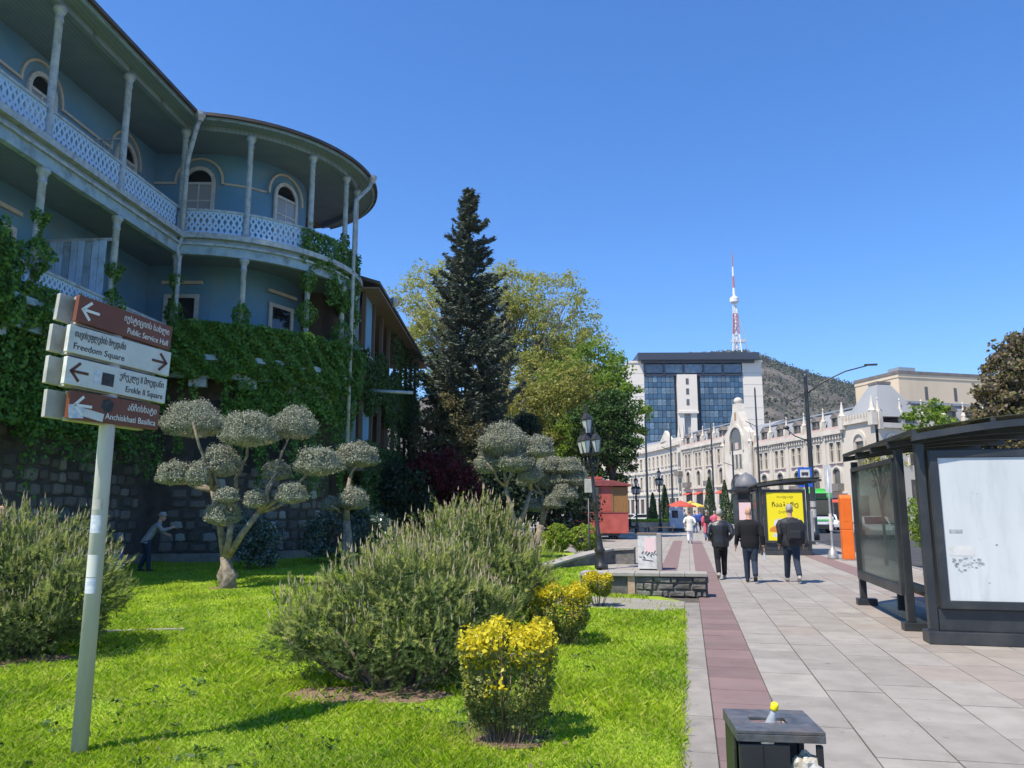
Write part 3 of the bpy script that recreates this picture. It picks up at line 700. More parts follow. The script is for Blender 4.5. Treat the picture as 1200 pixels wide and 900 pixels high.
ivy('ivy', 'green ivy hanging along the straight left balcony of the blue house',
    [sstrip(9000, 7.4, 10.4, 5.9, 8.1, .0, .5), sstrip(2500, 5.2, 7.4, 5.9, 7.3, .0, .4), sstrip(8000, .1, 5.2, 5.9, 7.5, .02, .42), sstrip(3000, 8.2, 10.4, 6.8, 8.5, .1, .45), wrap(1100, hs(6.75, .05), 7.4, 9.2, .4), wrap(700, hs(3.5, .05), 7.4, 8.9, .36),
     sstrip(17000, 1.5, 10.6, 3.3, 6.4, -.7, .1)]+strands(46, (.2, 10.3), False, 1.4, 6.4, 190))
def wing():
    # rear wing running away behind the rounded corner
    x0, y0, y1 = -6.25, 31.2, 49.0
    T = thing('rear_wing', 'long brown timber balcony wing with sloping eave behind the rounded blue corner', 'house', (x0, y0, 0))
    w = dict(parent=T, world=True)
    MB().box(-14, x0-1.7, y0, y1, 0, 11).build('wall', 'wing_wood', **w)
    MB().prism([(-14, 13.6), (x0+.75, 11.0), (x0+.75, 11.14), (-14, 13.75)], y0-.3, y1+.5, 'y').build('roof', 'roof_edge', **w)
    MB().box(x0-1.7, x0+.7, y0-.2, y1+.4, 10.85, 10.93).build('soffit', 'old_wood', **w)
    MB().box(x0-1.7, x0+.15, y0, y1, 7.0, 7.35).build('gallery_floor', 'old_wood', **w)
    MB().box(x0-1.7, x0+.15, y0, y1, 3.3, 3.6).build('gallery_floor', 'old_wood', **w)
    MB().box(x0-1.7, x0-1.0, y0, y1, 0, 3.3).build('base_wall', 'stone_wall', **w)
    cm = None
    for k in range(9):
        y = y0+.35+k*2.15
        for h0, h1 in ((7.35, 10.85), (3.6, 7.0)):
            M = T.matrix_basis.inverted() @ FM((x0, y, h0), 0)
            if cm is None: cm = MB().box(-.08, .08, -.08, .08, 0, 1).build('post', 'wing_wood', T); cm.matrix_basis = M @ Matrix.Diagonal((1,1,h1-h0,1))
            else: inst(cm, T, M=M @ Matrix.Diagonal((1,1,h1-h0,1)))
        if k == 0:
            for h0, h1 in ((7.36, 10.84), (3.61, 6.99)): MB().box(x0-.9, x0-.1, y-.6, y-.55, h0, h1).build('blue_panel', 'blue_paint', **w); MB().box(x0-.06, x0-.02, y+.1, y+1.9, h0, h1).build('blue_panel', 'blue_wall', **w)
    for h in (8.3, 4.5):
        MB().box(x0-.05, x0+.05, y0, y1, h, h+.08).build('rail', 'pale_paint', **w)
        MB().box(x0-.02, x0+.02, y0, y1, h-.85, h-.03).build('rail_boards', 'wing_wood', **w)
    m = MB(); m.tube([(x0+.3, y0+1.2, 6.75), (x0+2.0, y0+1.4, 6.7)], .07, 8); m.build('drain_pipe', 'pale_paint', T, True, True)
    m = MB(); m.lathe([(.08,0),(.13,.1),(.2,.25),(.2,.42)], 8, (x0+.8, y0+3.2, 10.95)); m.build('pipe_hopper', 'zinc', T, world=True)
    n = 14000; y = RG.uniform(y0, y1, n); z = RG.uniform(6.2, 8.4, n)+.5*np.sin(y*1.3)
    P = np.stack([x0+RG.uniform(-.05, .35, n), y, z], 1)
    n2 = 5000; P2 = np.stack([x0+RG.uniform(-.1, .4, n2), RG.uniform(y0+7, y1, n2), RG.uniform(2.5, 11, n2)], 1)
    n3 = 9000; P3 = np.stack([x0+RG.uniform(-.1, .4, n3), RG.uniform(y0, y1, n3), RG.uniform(1.5, 4.6, n3)], 1)
    P = np.concatenate([P, P2, P3]); ivy('ivy', 'dark green creeper trailing over the brown timber wing', [(P, np.tile(np.array([.95, -.1, .4]), (len(P), 1)))], .15, 'green_leaf')
wing()
# ---------------------------------------------------------------- plants
def lobes_surface(lobes, per_m2, margin=.97):
    """points and normals on the outside of a union of ellipsoids"""
    PP, NN = [], []
    for i, (c, r) in enumerate(lobes):
        c = np.array(c); r = np.array(r); area = 4*math.pi*((r[0]*r[1])**1.6+(r[0]*r[2])**1.6+(r[1]*r[2])**1.6)**(1/1.6)/3**(1/1.6)
        n = int(area*per_m2); d = unit(RG.normal(size=(n, 3))); P = c+d*r; N = unit(d/r); ok = P[:, 2] > .12
        for j, (c2, r2) in enumerate(lobes):
            if j != i: ok &= np.sum(((P-np.array(c2))/np.array(r2))**2, 1) > margin
        PP.append(P[ok]); NN.append(N[ok])
    return np.concatenate(PP), np.concatenate(NN)
def mugo(label, base, lobes, dens=240):
    T = thing('mountain_pine', label, 'shrub', (base[0], base[1], 0))
    lobes = [((c[0], c[1], max(c[2]-.10, r[2]*.92)), (r[0]-.07, r[1]-.05, r[2]-.10)) for c, r in lobes]
    P, N = lobes_surface(lobes, dens*1.25); P = P+N*RG.normal(size=(len(P), 1))*.03
    cc = P[RG.choice(len(P), len(P)//30, replace=False)]; dm = np.min(np.linalg.norm(P[:, None, :]-cc[None], axis=2), 1); P = P+N*(.22*(1-np.clip(dm/.17, 0, 1.6)))[:, None]+np.array([0, 0, .5])*(.10*(1-np.clip(dm/.15, 0, 1)))[:, None]
    Pi, Ni = lobes_surface([(c, tuple(np.array(r)*.84)) for c, r in lobes], dens*.55); nout = len(P)
    P = np.concatenate([P, Pi]); N = np.concatenate([N, Ni]); n = len(P); outer = np.arange(n) < nout
    ax = unit(N*.85+np.array([0, 0, .5])+RG.normal(size=(n, 3))*.34); L = RG.uniform(.09, .16, n)
    K = 38
    t = RG.uniform(0, 1, (n, K)); rad = unit(RG.normal(size=(n, K, 3))); a = ax[:, None, :]
    rad = unit(rad-a*np.sum(rad*a, 2, keepdims=True)); d = unit(a*.85+rad*.75)
    s = P[:, None, :]+a*(t*L[:, None])[..., None]-a*.06; ln = RG.uniform(.03, .058, (n, K, 1)); sd = np.cross(d, rad)*.0032
    V = np.stack([s-sd, s+sd, s+d*ln], 2)
    fresh = outer & (RG.uniform(size=n) < .55) & (N[:, 2] > -.1)  # outer shoots not facing down take the painted highlights
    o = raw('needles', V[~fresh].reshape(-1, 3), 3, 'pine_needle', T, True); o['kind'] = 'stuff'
    o = raw('fresh_lit_needles', V[fresh].reshape(-1, 3), 3, 'pine_fresh_lit', T, True); o['kind'] = 'stuff'
    # pale upright candles at the tips
    c = outer & (N[:, 2] > -.05) & (RG.uniform(size=n) < .02+.55*np.clip(N[:, 2]-.05, 0, 1)); p = P[c]+ax[c]*(L[c]*.75)[:, None]; m = len(p)
    u = unit(ax[c]*.35+np.array([0, 0, 1])+RG.normal(size=(m, 3))*.1); h = RG.uniform(.03, .13, m)[:, None]; q = unit(np.cross(u, RG.normal(size=(m, 3)))); w_ = .0075
    q2 = np.cross(u, q)
    V = np.concatenate([np.stack([p-e*w_, p+u*h*.3-e*w_*1.1+0, p+u*h, p+u*h*.3+e*w_*1.1], 1) for e in (q, q2)])
    o = raw('candles', V, 4, 'pine_candle', T, True); o['kind'] = 'stuff'
    b = MB(); rr = random.Random(len(P))
    for (cc, r) in lobes:
        for k in range(7):
            e = Vector(cc)+Vector((rr.uniform(-.8,.8)*r[0], rr.uniform(-.8,.8)*r[1], rr.uniform(-.6,.6)*r[2])); s0 = Vector((base[0]+rr.uniform(-.25,.25), base[1]+rr.uniform(-.2,.2), -.02))
            b.tube([s0, s0.lerp(e, .45)+Vector((0,0,-.12)), e], [.035, .025, .01], 6)
    b.build('branches', 'bark', T, True, True)
    # dark heart of the bush: dark needles put in as the shade inside
    V = []
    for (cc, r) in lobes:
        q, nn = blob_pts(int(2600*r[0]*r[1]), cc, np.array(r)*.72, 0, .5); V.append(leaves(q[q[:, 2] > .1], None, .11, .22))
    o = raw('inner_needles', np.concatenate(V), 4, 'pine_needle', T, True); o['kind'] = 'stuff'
mugo('low spreading mountain pine bush on bare soil beside the larger clipped yellow shrub', (-1.1, 8.0),
     [((-.92,8.3,.80),(.85,.8,.70)), ((-1.98,8.15,.60),(.5,.52,.38)), ((-1.52,8.3,.86),(.6,.55,.48)), ((-.45,8.15,.68),(.52,.55,.60)), ((-.8,7.8,.52),(.65,.45,.42)), ((-1.35,7.85,.52),(.55,.45,.38))])
mugo('tall rounded mountain pine bush with many pale candles behind the low spreading one', (-.55, 10.6),
     [((-.62,10.7,.98),(1.0,.9,.88)), ((.02,10.6,.86),(.55,.7,.62)), ((-.75,10.8,1.42),(.62,.6,.50)), ((-1.35,10.7,.95),(.55,.6,.6)), ((-.15,10.4,1.05),(.45,.5,.40))])
mugo('spreading mountain pine bush behind the direction signpost', (-6.0, 9.7),
     [((-6.15,9.95,.95),(.95,.9,.82)), ((-5.38,9.75,.82),(.56,.65,.62)), ((-6.95,9.8,1.0),(.75,.8,.72)), ((-5.6,9.35,.55),(.65,.5,.42)), ((-6.5,9.25,.6),(.75,.5,.48)), ((-6.6,10.2,1.35),(.6,.5,.4)), ((-7.7,9.8,.8),(.6,.7,.7))])
def yellow(label, x, y, w, h, stem=.12, n=1.0):
    T = thing('euonymus_shrub', label, 'shrub', (x, y, 0), 0, 'clipped yellow shrubs along the path')
    def shell(k, z0, z1, sh):
        d = unit(RG.normal(size=(k, 3))); q = np.sign(d)*np.abs(d)**.55; q /= np.maximum(np.abs(q).max(1, keepdims=True), 1e-6); q = q*.62+unit(d)*.38
        q *= sh+(1-sh)*RG.uniform(size=(k, 1))
        p = np.stack([q[:, 0]*w/2, q[:, 1]*w/2, (q[:, 2]+1)/2*(h-stem)+stem], 1); p[:, :2] *= (.78+.26*np.clip((p[:, 2:]-stem)/(h-stem), 0, 1))
        p += .04*np.sin(p[:, [1, 2, 0]]*19+3); ok = (p[:, 2] > z0*h) & (p[:, 2] < z1*h); return p[ok], unit(d)[ok]
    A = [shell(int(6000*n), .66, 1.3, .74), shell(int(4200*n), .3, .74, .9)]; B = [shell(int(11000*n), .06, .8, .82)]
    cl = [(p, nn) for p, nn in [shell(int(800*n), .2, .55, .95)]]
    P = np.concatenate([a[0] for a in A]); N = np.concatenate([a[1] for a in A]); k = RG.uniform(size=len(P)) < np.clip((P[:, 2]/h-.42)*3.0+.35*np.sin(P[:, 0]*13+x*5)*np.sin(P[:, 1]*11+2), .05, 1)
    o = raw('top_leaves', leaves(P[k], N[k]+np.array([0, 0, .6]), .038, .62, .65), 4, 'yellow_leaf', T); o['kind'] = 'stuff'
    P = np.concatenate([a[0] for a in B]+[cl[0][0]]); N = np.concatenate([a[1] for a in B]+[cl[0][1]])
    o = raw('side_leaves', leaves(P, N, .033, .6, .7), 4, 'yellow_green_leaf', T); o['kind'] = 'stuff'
    b = MB(); rr = random.Random(int(x*100))
    for k in range(int(18*n)):
        a = rr.uniform(0, 6.28); e = Vector((math.cos(a)*w*.45*rr.uniform(.5,1.05), math.sin(a)*w*.45*rr.uniform(.5,1.05), h*rr.uniform(.55,.95))); s0 = Vector((math.cos(a)*w*.16, math.sin(a)*w*.16, 0))
        b.tube([s0, s0.lerp(e, .5)+Vector((math.cos(a)*.05, math.sin(a)*.05, 0)), e], [.008, .006, .003], 4)
    b.build('twigs', 'twig', T, True)
yellow('clipped yellow and green leaved shrub with bare twigs in front of the pine bush', -.03, 6.25, .74, .86)
yellow('smaller clipped yellow shrub with dry stems between the pine bush and the gravel path', .62, 10.35, .8, .78, .14)
yellow('slim little yellow shrub on thin stems at the end of the gravel path', 1.55, 14.3, .5, .6, .22, .6)
def straw():
    # dry grass stalks round the foot of the yellow shrubs
    for lab, (x, y) in zip(('dry grass stalks at the foot of the larger clipped yellow shrub', 'dry grass stalks at the foot of the smaller clipped yellow shrub'), ((-.12, 6.05), (.55, 10.2))):
        n = 260; a = RG.uniform(0, 6.283, n); r = RG.uniform(.05, .42, n); b = np.stack([x+np.cos(a)*r, y+np.sin(a)*r*.7, np.full(n, .01)], 1)
        h = RG.uniform(.08, .3, n); q = a+RG.normal(size=n)*.7; tip = b+np.stack([np.cos(q)*h*.5, np.sin(q)*h*.5, h], 1); s = np.stack([-np.sin(q), np.cos(q), 0*q], 1)*.0022
        tag(raw('dry_grass', np.stack([b-s, b+s, tip], 1), 3, 'twig'), lab, 'grass', kind='stuff')
straw()
def litter():
    # fallen leaves and small weeds scattered over the lawn
    n = 900; y = 3.8*np.exp(RG.uniform(size=n)*math.log(24/3.8)); x = RG.uniform(-.72, .1, n)*y; ok = (.9754*x-.2203*y < -.2); P = np.stack([x, y, RG.uniform(.03, .06, n)], 1)[ok]
    tag(raw('fallen_leaves', leaves(P[:len(P)//2], np.tile(np.array([0, 0, 1.]), (len(P)//2, 1)), .045, .6, .5), 4, 'bronze_leaf'), 'dry fallen leaves scattered on the lawn', 'leaves', kind='stuff')
    Q = np.repeat(P[len(P)//2:], 7, 0)+RG.normal(size=((len(P)-len(P)//2)*7, 3))*np.array([.04, .04, .008])
    tag(raw('weeds', leaves(Q, np.tile(np.array([0, 0, 1.]), (len(Q), 1)), .06, .4, .45, .4, .3), 4, 'green_leaf'), 'small dark green weeds growing through the lawn', 'weeds', kind='stuff')
litter()
def at(u, v, y):
    k = y/(cP-(450-v)/900*sP); return Vector(((u-600)/900*k, y, CAMH+(sP+(450-v)/900*cP)*k))
def topiary(label, y, base, pads, forks, rad=.13, dens=1.0):
    b0 = at(base[0], base[1], y); b0.z = 0; T = thing('olive_tree', label, 'tree', tuple(b0), 0, 'cloud pruned olive trees on the lawn')
    rr = random.Random(int(base[0])); F = [at(u, v, y+dy) for u, v, dy in forks]
    t = MB()
    knots = [b0+Vector((0,0,-.05)), b0.lerp(F[0], .35)+Vector((.04,.02,0)), F[0]]
    t.tube(knots, [rad*1.7, rad*1.1, rad*.9], 10)
    for k in range(4): t.tube([b0+Vector((rr.uniform(-.1,.1), rr.uniform(-.1,.1), -.05)), b0+Vector((rr.uniform(-.16,.16), rr.uniform(-.1,.1), .3)), b0.lerp(F[0], .8)+Vector((rr.uniform(-.05,.05),0,0))], [rad*1.1, rad*.8, rad*.5], 7)
    for p, q in zip([F[0]]*len(F[1:]), F[1:]): t.tube([p-Vector((0,0,.1)), p.lerp(q, .5)+Vector((rr.uniform(-.07,.07), rr.uniform(-.05,.05), 0)), q], [rad*.72, rad*.55, rad*.44], 8)
    for (u, v, ru, rv, fk) in pads:
        yy = y+rr.uniform(-.55, .55); c = at(u, v, yy); k = c.y*cP/900; f = F[fk]
        t.tube([f, f.lerp(c, .35)+Vector((rr.uniform(-.12,.12), 0, -.08)), f.lerp(c, .7)+Vector((rr.uniform(-.1,.1), 0, -.12)), c+Vector((0,0,-.05))], [rad*.42, rad*.33, rad*.26, rad*.16], 7)
    t.build('trunk', 'olive_bark', T, True, True)
    rr = random.Random(int(base[0]))
    for k in range(4*2+0): rr.uniform(0, 1)
    for (u, v, ru, rv, fk) in pads:
        yy = y+rr.uniform(-.5, .5); c = at(u, v+rv*.42, yy); k = yy/900; rx, rz = ru*k*.96, rv*k*1.55
        n = int(14500*dens*rx*rx*2.2)+700; d = unit(RG.normal(size=(n, 3))); d[:, 2] = np.where(d[:, 2] < 0, d[:, 2]*.42, d[:, 2])
        lump = 1+.10*np.sin(d[:, 0]*7+u)*np.sin(d[:, 1]*6+v)+.05*np.sin(d[:, 2]*9+u)
        P = np.array(c)+d*np.array([rx, rx*.92, rz])*(lump*np.where(RG.uniform(size=n) < .1, RG.uniform(1.0, 1.14, n), RG.uniform(.84, 1.03, n)))[:, None]
        o = raw('foliage_pad', leaves(P, unit(d+np.array([0,0,.1])), .042 if y < 20 else .058, .5, .55), 4, 'olive_leaf', T, True); o['kind'] = 'stuff'
topiary('wide cloud pruned olive tree with many silvery pads on the sunny lawn', 17.56, (266, 690),
        [(226,492,37,18,1),(291,503,32,19,2),(345,496,27,16,3),(204,554,20,13,1),(231,555,13,12,1),(258,541,24,16,1),(261,600,20,13,4),(299,584,13,10,2),(266,580,14,8,4),(324,551,17,10,3),(372,541,28,15,3),(341,578,18,11,3)],
        [(264,652,0),(249,575,0),(276,585,.3),(303,600,-.2),(270,615,-.3)])
topiary('cloud pruned olive tree half in the shade against the shrubs by the stone wall', 24.0, (408, 655),
        [(418,533,24,13,1),(414,584,18,11,2),(388,590,11,7,2)], [(406,610,0),(410,560,0),(408,600,.2)])
topiary('tall cloud pruned olive tree with a broad domed top behind the large pine bush', 28.0, (604, 652),
        [(590,516,29,16,1),(571,541,15,12,1),(631,523,18,12,2),(603,540,21,11,1),(620,555,14,9,2)], [(606,620,0),(592,570,0),(622,575,.3)], .15)
topiary('cloud pruned olive tree with many small pads beside the two round bushes', 34.0, (627, 646),
        [(616,538,13,8,1),(645,544,16,9,2),(668,546,15,9,2),(674,559,16,9,2),(629,592,13,7,1),(650,587,12,8,2),(661,577,15,9,2),(626,551,13,9,1),(615,562,10,7,1),(640,562,14,9,2),(655,560,13,8,2)], [(634,615,0),(636,580,0),(646,585,.3)], .16)
def clump_tree(name, label, base, trunk_h, trunk_r, lobes, mat, size, nclump, nleaf, bark='bark', cat='tree', clump=.8, aspect=.6, group=None, limbs=9, lean=(0,0), shell=.35, twigs=0, seed=1, up=0):
    T = thing(name, label, cat, (base[0], base[1], 0), 0, group); rr = random.Random(seed); t = MB()
    top = Vector((base[0]+lean[0], base[1]+lean[1], trunk_h)); b0 = Vector((base[0], base[1], -.15))
    t.tube([b0, b0.lerp(top, .3)+Vector((rr.uniform(-.1,.1), 0, 0))*trunk_h*.1, b0.lerp(top, .7), top], [trunk_r*1.35, trunk_r, trunk_r*.8, trunk_r*.55], 9)
    V = []; tot = sum(r[0]*r[1]*r[2] for c, r in lobes)
    for c, r in lobes:
        k = max(3, int(nclump*(r[0]*r[1]*r[2])/tot)); P, N = blob_pts(k, c, r, 0, shell)
        for j in range(min(k, max(2, int(limbs*(r[0]*r[1]*r[2])/tot)+1))):
            e = Vector(P[j]); s0 = b0.lerp(top, rr.uniform(.55, 1)); md = s0.lerp(e, .5)+Vector((0, 0, .12*(e-s0).length))
            t.tube([s0, md, e], [trunk_r*.45, trunk_r*.26, trunk_r*.07], 6)
            for q in range(twigs):
                e2 = Vector(P[rr.randrange(k)])
                if (e2-md).length < (e-s0).length*1.1: t.tube([md.lerp(e, rr.uniform(0, .5)), md.lerp(e2, .5)+Vector((0,0,.1)), e2], [trunk_r*.16, trunk_r*.09, trunk_r*.03], 4)
        for p, nn in zip(P, N):
            s = clump*rr.uniform(.55, 1.3); m_ = int(nleaf*rr.uniform(.6, 1.35))
            q, n2 = blob_pts(m_, p, (s, s, s*.62), 0, .3); V.append(leaves(q, unit(n2+nn*.6+np.array([0, 0, .35])), size, aspect, .55, .4, up))
    t.build('trunk', bark, T, True, True)
    o = raw('crown', np.concatenate(V), 4, mat, T, True); o['kind'] = 'stuff'
    return T
def spruce(label, x, y, H, rad):
    T = thing('spruce_tree', label, 'tree', (x, y, 0)); t = MB(); t.tube([(x, y, -.1), (x, y, H*.5), (x, y, H-.2)], [.32, .2, .03], 9); V = []; rr = random.Random(4)
    z = 1.2
    while z < H-.15:
        f = 1-z/H; L = rad*min(1, 1.10*f**.66)*rr.uniform(.8, 1.14)+.12; nb = 9 if z < H*.8 else 6
        for k in range(nb):
            a = rr.uniform(0, 6.283); l = L*rr.uniform(.55, 1.22); d = np.array([math.cos(a), math.sin(a), 0]); m_ = int(20+44*l)
            s = RG.uniform(.18, 1, m_)**.8; lift = -.16*s+.46*s**2.6
            sd = np.array([-d[1], d[0], 0]); off = RG.normal(size=m_)*.20*l*(1.12-s)
            p = np.array([x, y, z])+d*(s*l)[:, None]+sd*off[:, None]+np.array([0, 0, 1])*(lift*l)[:, None]; p[:, 2] += RG.normal(size=m_)*.07
            dr = d*.8+sd*(np.sign(off)*.7)[:, None]+np.array([0, 0, .30])
            V.append(leaves(p, np.tile(np.array([0, 0, 1.]), (m_, 1)), .34, .30, .45, .4, 0, dr))
            if k % 3 == 0: t.tube([(x, y, z), (x+d[0]*l*.8, y+d[1]*l*.8, z+.1*l)], [.04, .01], 4, False)
        z += .40 if z < H*.75 else .28
    t.build('trunk', 'bark', T, True, True); o = raw('crown', np.concatenate(V), 4, 'spruce_leaf', T, True); o['kind'] = 'stuff'
spruce('tall dark spruce with pointed top standing beyond the timber wing', -2.55, 44, 21.0, 3.5)
clump_tree('plane_tree', 'wide pale yellow-green plane tree just coming into leaf behind the spruce', (-1.5, 68), 10, .5,
    [((-6.9,66,19.0),(4.0,3.5,5.0)), ((-1.5,68,20.0),(4.5,4,4.5)), ((3.4,67,18.2),(4.6,4,5.0)), ((6.0,66,14.5),(3.0,3,3.6)), ((-7.4,66,15.2),(3.0,3,3.5)), ((2.0,66,14),(4,3,3))], 'plane_leaf', .22, 760, 62, 'pale_bark', clump=.85, limbs=46, twigs=6, seed=3, shell=.3)
clump_tree('lime_tree', 'fresh bright green tree with a rounded top behind the red kiosk', (6.2, 60), 7, .3, [((6.3,60,11.6),(3.2,2.8,3.6)), ((8.3,59,9.0),(2.2,2,3.2)), ((4.2,60,10.4),(2.6,2.2,3.2))], 'lime_leaf', .26, 280, 65, clump=.75, seed=4)
clump_tree('golden_tree', 'olive gold leaved tree between the spruce and the bright green tree', (2.6, 54), 6, .28, [((2.6,54,8.2),(2.9,2.4,3.8)), ((4.6,55,10.6),(2.4,2,2.2)), ((.6,54,7),(2.0,2,3.2))], 'gold_leaf', .22, 230, 55, clump=.7, seed=5)
clump_tree('dark_tree', 'dense dark green tree standing close behind the red kiosk', (6.6, 51), 4.5, .25, [((6.4,51,6.4),(2.1,1.9,3.2)), ((5.2,51,7.4),(1.2,1.2,1.6)), ((7.3,51,8.6),(.9,.9,1.0))], 'green_leaf', .2, 200, 70, clump=.55, seed=6)
clump_tree('young_lime_tree', 'small bright lime green tree behind the ornate lamp post', (4.2, 52.5), 4, .14, [((4.2,52.5,6.3),(1.8,1.5,2.4)), ((3.0,52.5,5.0),(1.4,1.2,1.8))], 'lime_leaf', .2, 120, 60, clump=.55, seed=7)
clump_tree('clipped_tree', 'dark round clipped tree on a bare stem in front of the golden tree', (.85, 46), 5.2, .1, [((.85,46,6.6),(.85,.85,.95))], 'dark_leaf', .13, 110, 60, clump=.24, seed=8)
clump_tree('bronze_tree', 'bronze green tree at the foot of the tall spruce beside the timber wing', (-3.9, 42), 4, .2, [((-3.7,42,5.4),(1.9,1.5,2.8)), ((-2.2,41,4.6),(1.1,1,2.2))], 'bronze_leaf', .16, 150, 60, clump=.5, seed=9)
clump_tree('red_maple', 'dark red leaved maple in the shade of the timber wing', (-3.6, 38), 1.7, .12, [((-3.7,38,3.2),(1.6,1.3,1.6)), ((-2.4,38,2.5),(1.0,.9,1.2))], 'maple_leaf', .15, 130, 70, clump=.42, seed=10)
for i, (x, y, r, h, lab) in enumerate([(-5.6,36,1.9,2.3,'dark evergreen bush left of the red maple by the timber wing'),(-.9,41,2.2,2.6,'dark evergreen bush between the red maple and the tall olive tree'),(2.6,43.5,2.1,2.3,'dark evergreen bush behind the many-padded olive tree'),(-6.2,54,3.4,7.5,'large dark tree behind the far end of the timber wing'),(-.8,50,3.4,5.0,'broad dark tree in the shade behind the spruce')]):
    clump_tree('evergreen_bush' if h < 5 else 'evergreen_tree', lab, (x, y), h*.6, .15, [((x,y,h*.85),(r,r*.8,h*.85))], 'dark_leaf', .2, 120, 60, cat='shrub' if h < 5 else 'tree', clump=.6, seed=20+i)
for i, (x, y, r, h, lab) in enumerate([(-5.95,25.6,1.0,1.75,'glossy laurel shrub under the half shaded olive tree'),(-4.75,26.6,.95,1.8,'glossy laurel shrub next to the half shaded olive tree, farther from the stone wall'),(-7.75,23.2,.85,1.55,'glossy laurel shrub behind the trunk of the wide olive tree'),(-10.2,17.2,.8,1.65,'glossy laurel shrub against the stone wall behind the left pine bush')]):
    clump_tree('laurel_shrub', lab, (x, y), h*.45, .05, [((x,y,h*.52),(r,r*.9,h*.5))], 'laurel_leaf', .12, 90, 42, cat='shrub', clump=.3, aspect=.4, seed=30+i, up=.5)
for x, lab in ((1.85, 'round clipped box bush close to the trunk of the many-padded olive tree'), (3.02, 'round clipped box bush nearer to the ornate lamp post, brownish below')):
    clump_tree('box_bush', lab, (x, 32.4), .35, .06, [((x,32.4,.6),(.56 if x < 3 else .66,.55,.55))], 'box_leaf', .07, 170, 55, cat='shrub', clump=.12, seed=int(x*7), group='round box bushes', shell=.8)
cy0 = None
for i, (u, y, h, lab) in enumerate([(829,92,5.6,'conical clipped cypress in front of the white gabled building, tallest one'),(847,90,5.2,'conical clipped cypress beside the tallest one before the white gabled building'),(857,88,4.2,'slim conical cypress nearest to the far bus shelter'),(777,80,4.3,'conical cypress near the red cafe parasol'),(763,76,3.4,'short conical cypress by the far lamp posts')]):
    x = (u-600)/900*y; T = thing('cypress_tree', lab, 'tree', (x, y, 0), 0, 'conical cypresses on the square')
    n = 3200; z = RG.uniform(0, 1, n)**1.3; a = RG.uniform(0, 6.283, n); r = (.80*(1-z)**.8+.04)*h/5*RG.uniform(.75, 1.05, n)
    P = np.stack([np.cos(a)*r, np.sin(a)*r, .2+z*(h-.2)], 1); o = raw('crown', leaves(P, np.stack([np.cos(a), np.sin(a), .4+0*a], 1), .2, .5, .5), 4, 'cypress_leaf', T); o['kind'] = 'stuff'
    MB().tube([(0,0,-.1),(0,0,h*.9)], [.1,.02], 6).build('trunk', 'bark', T, True)
clump_tree('vine_tree', 'tall column of a tree overgrown with brown and green vines across the road', (28.0, 41), 8, .3, [((26.9,41,4.6),(2.0,1.8,4.4)), ((27.6,41,5.6),(2.9,2.4,5.0)), ((28.3,41,9.2),(2.2,1.8,2.4))], 'mixed_vine', .22, 620, 75, clump=.55, seed=40, shell=.6)
clump_tree('young_tree', 'small leafy green tree rising above the curved shelter roof', (17.6, 32), 4, .09, [((17.5,32,5.2),(.95,.9,1.1)), ((18.2,32,4.6),(.8,.7,.7))], 'lime_leaf', .16, 80, 40, clump=.34, seed=41)
clump_tree('young_tree', 'thin yellowish sapling at the far end of the near shelter', (11.9, 25), 2.6, .05, [((11.8,25,3.2),(.55,.5,.65)), ((12.6,25,3.6),(.5,.4,.5))], 'gold_leaf', .1, 40, 26, clump=.25, seed=42)
clump_tree('hedge_bush', 'bright green bush seen through the gap between the shelter posts', (11.4, 20.8), 1.2, .06, [((11.4,20.8,1.5),(.8,.7,1.0))], 'lime_leaf', .09, 120, 60, cat='shrub', clump=.25, seed=43)
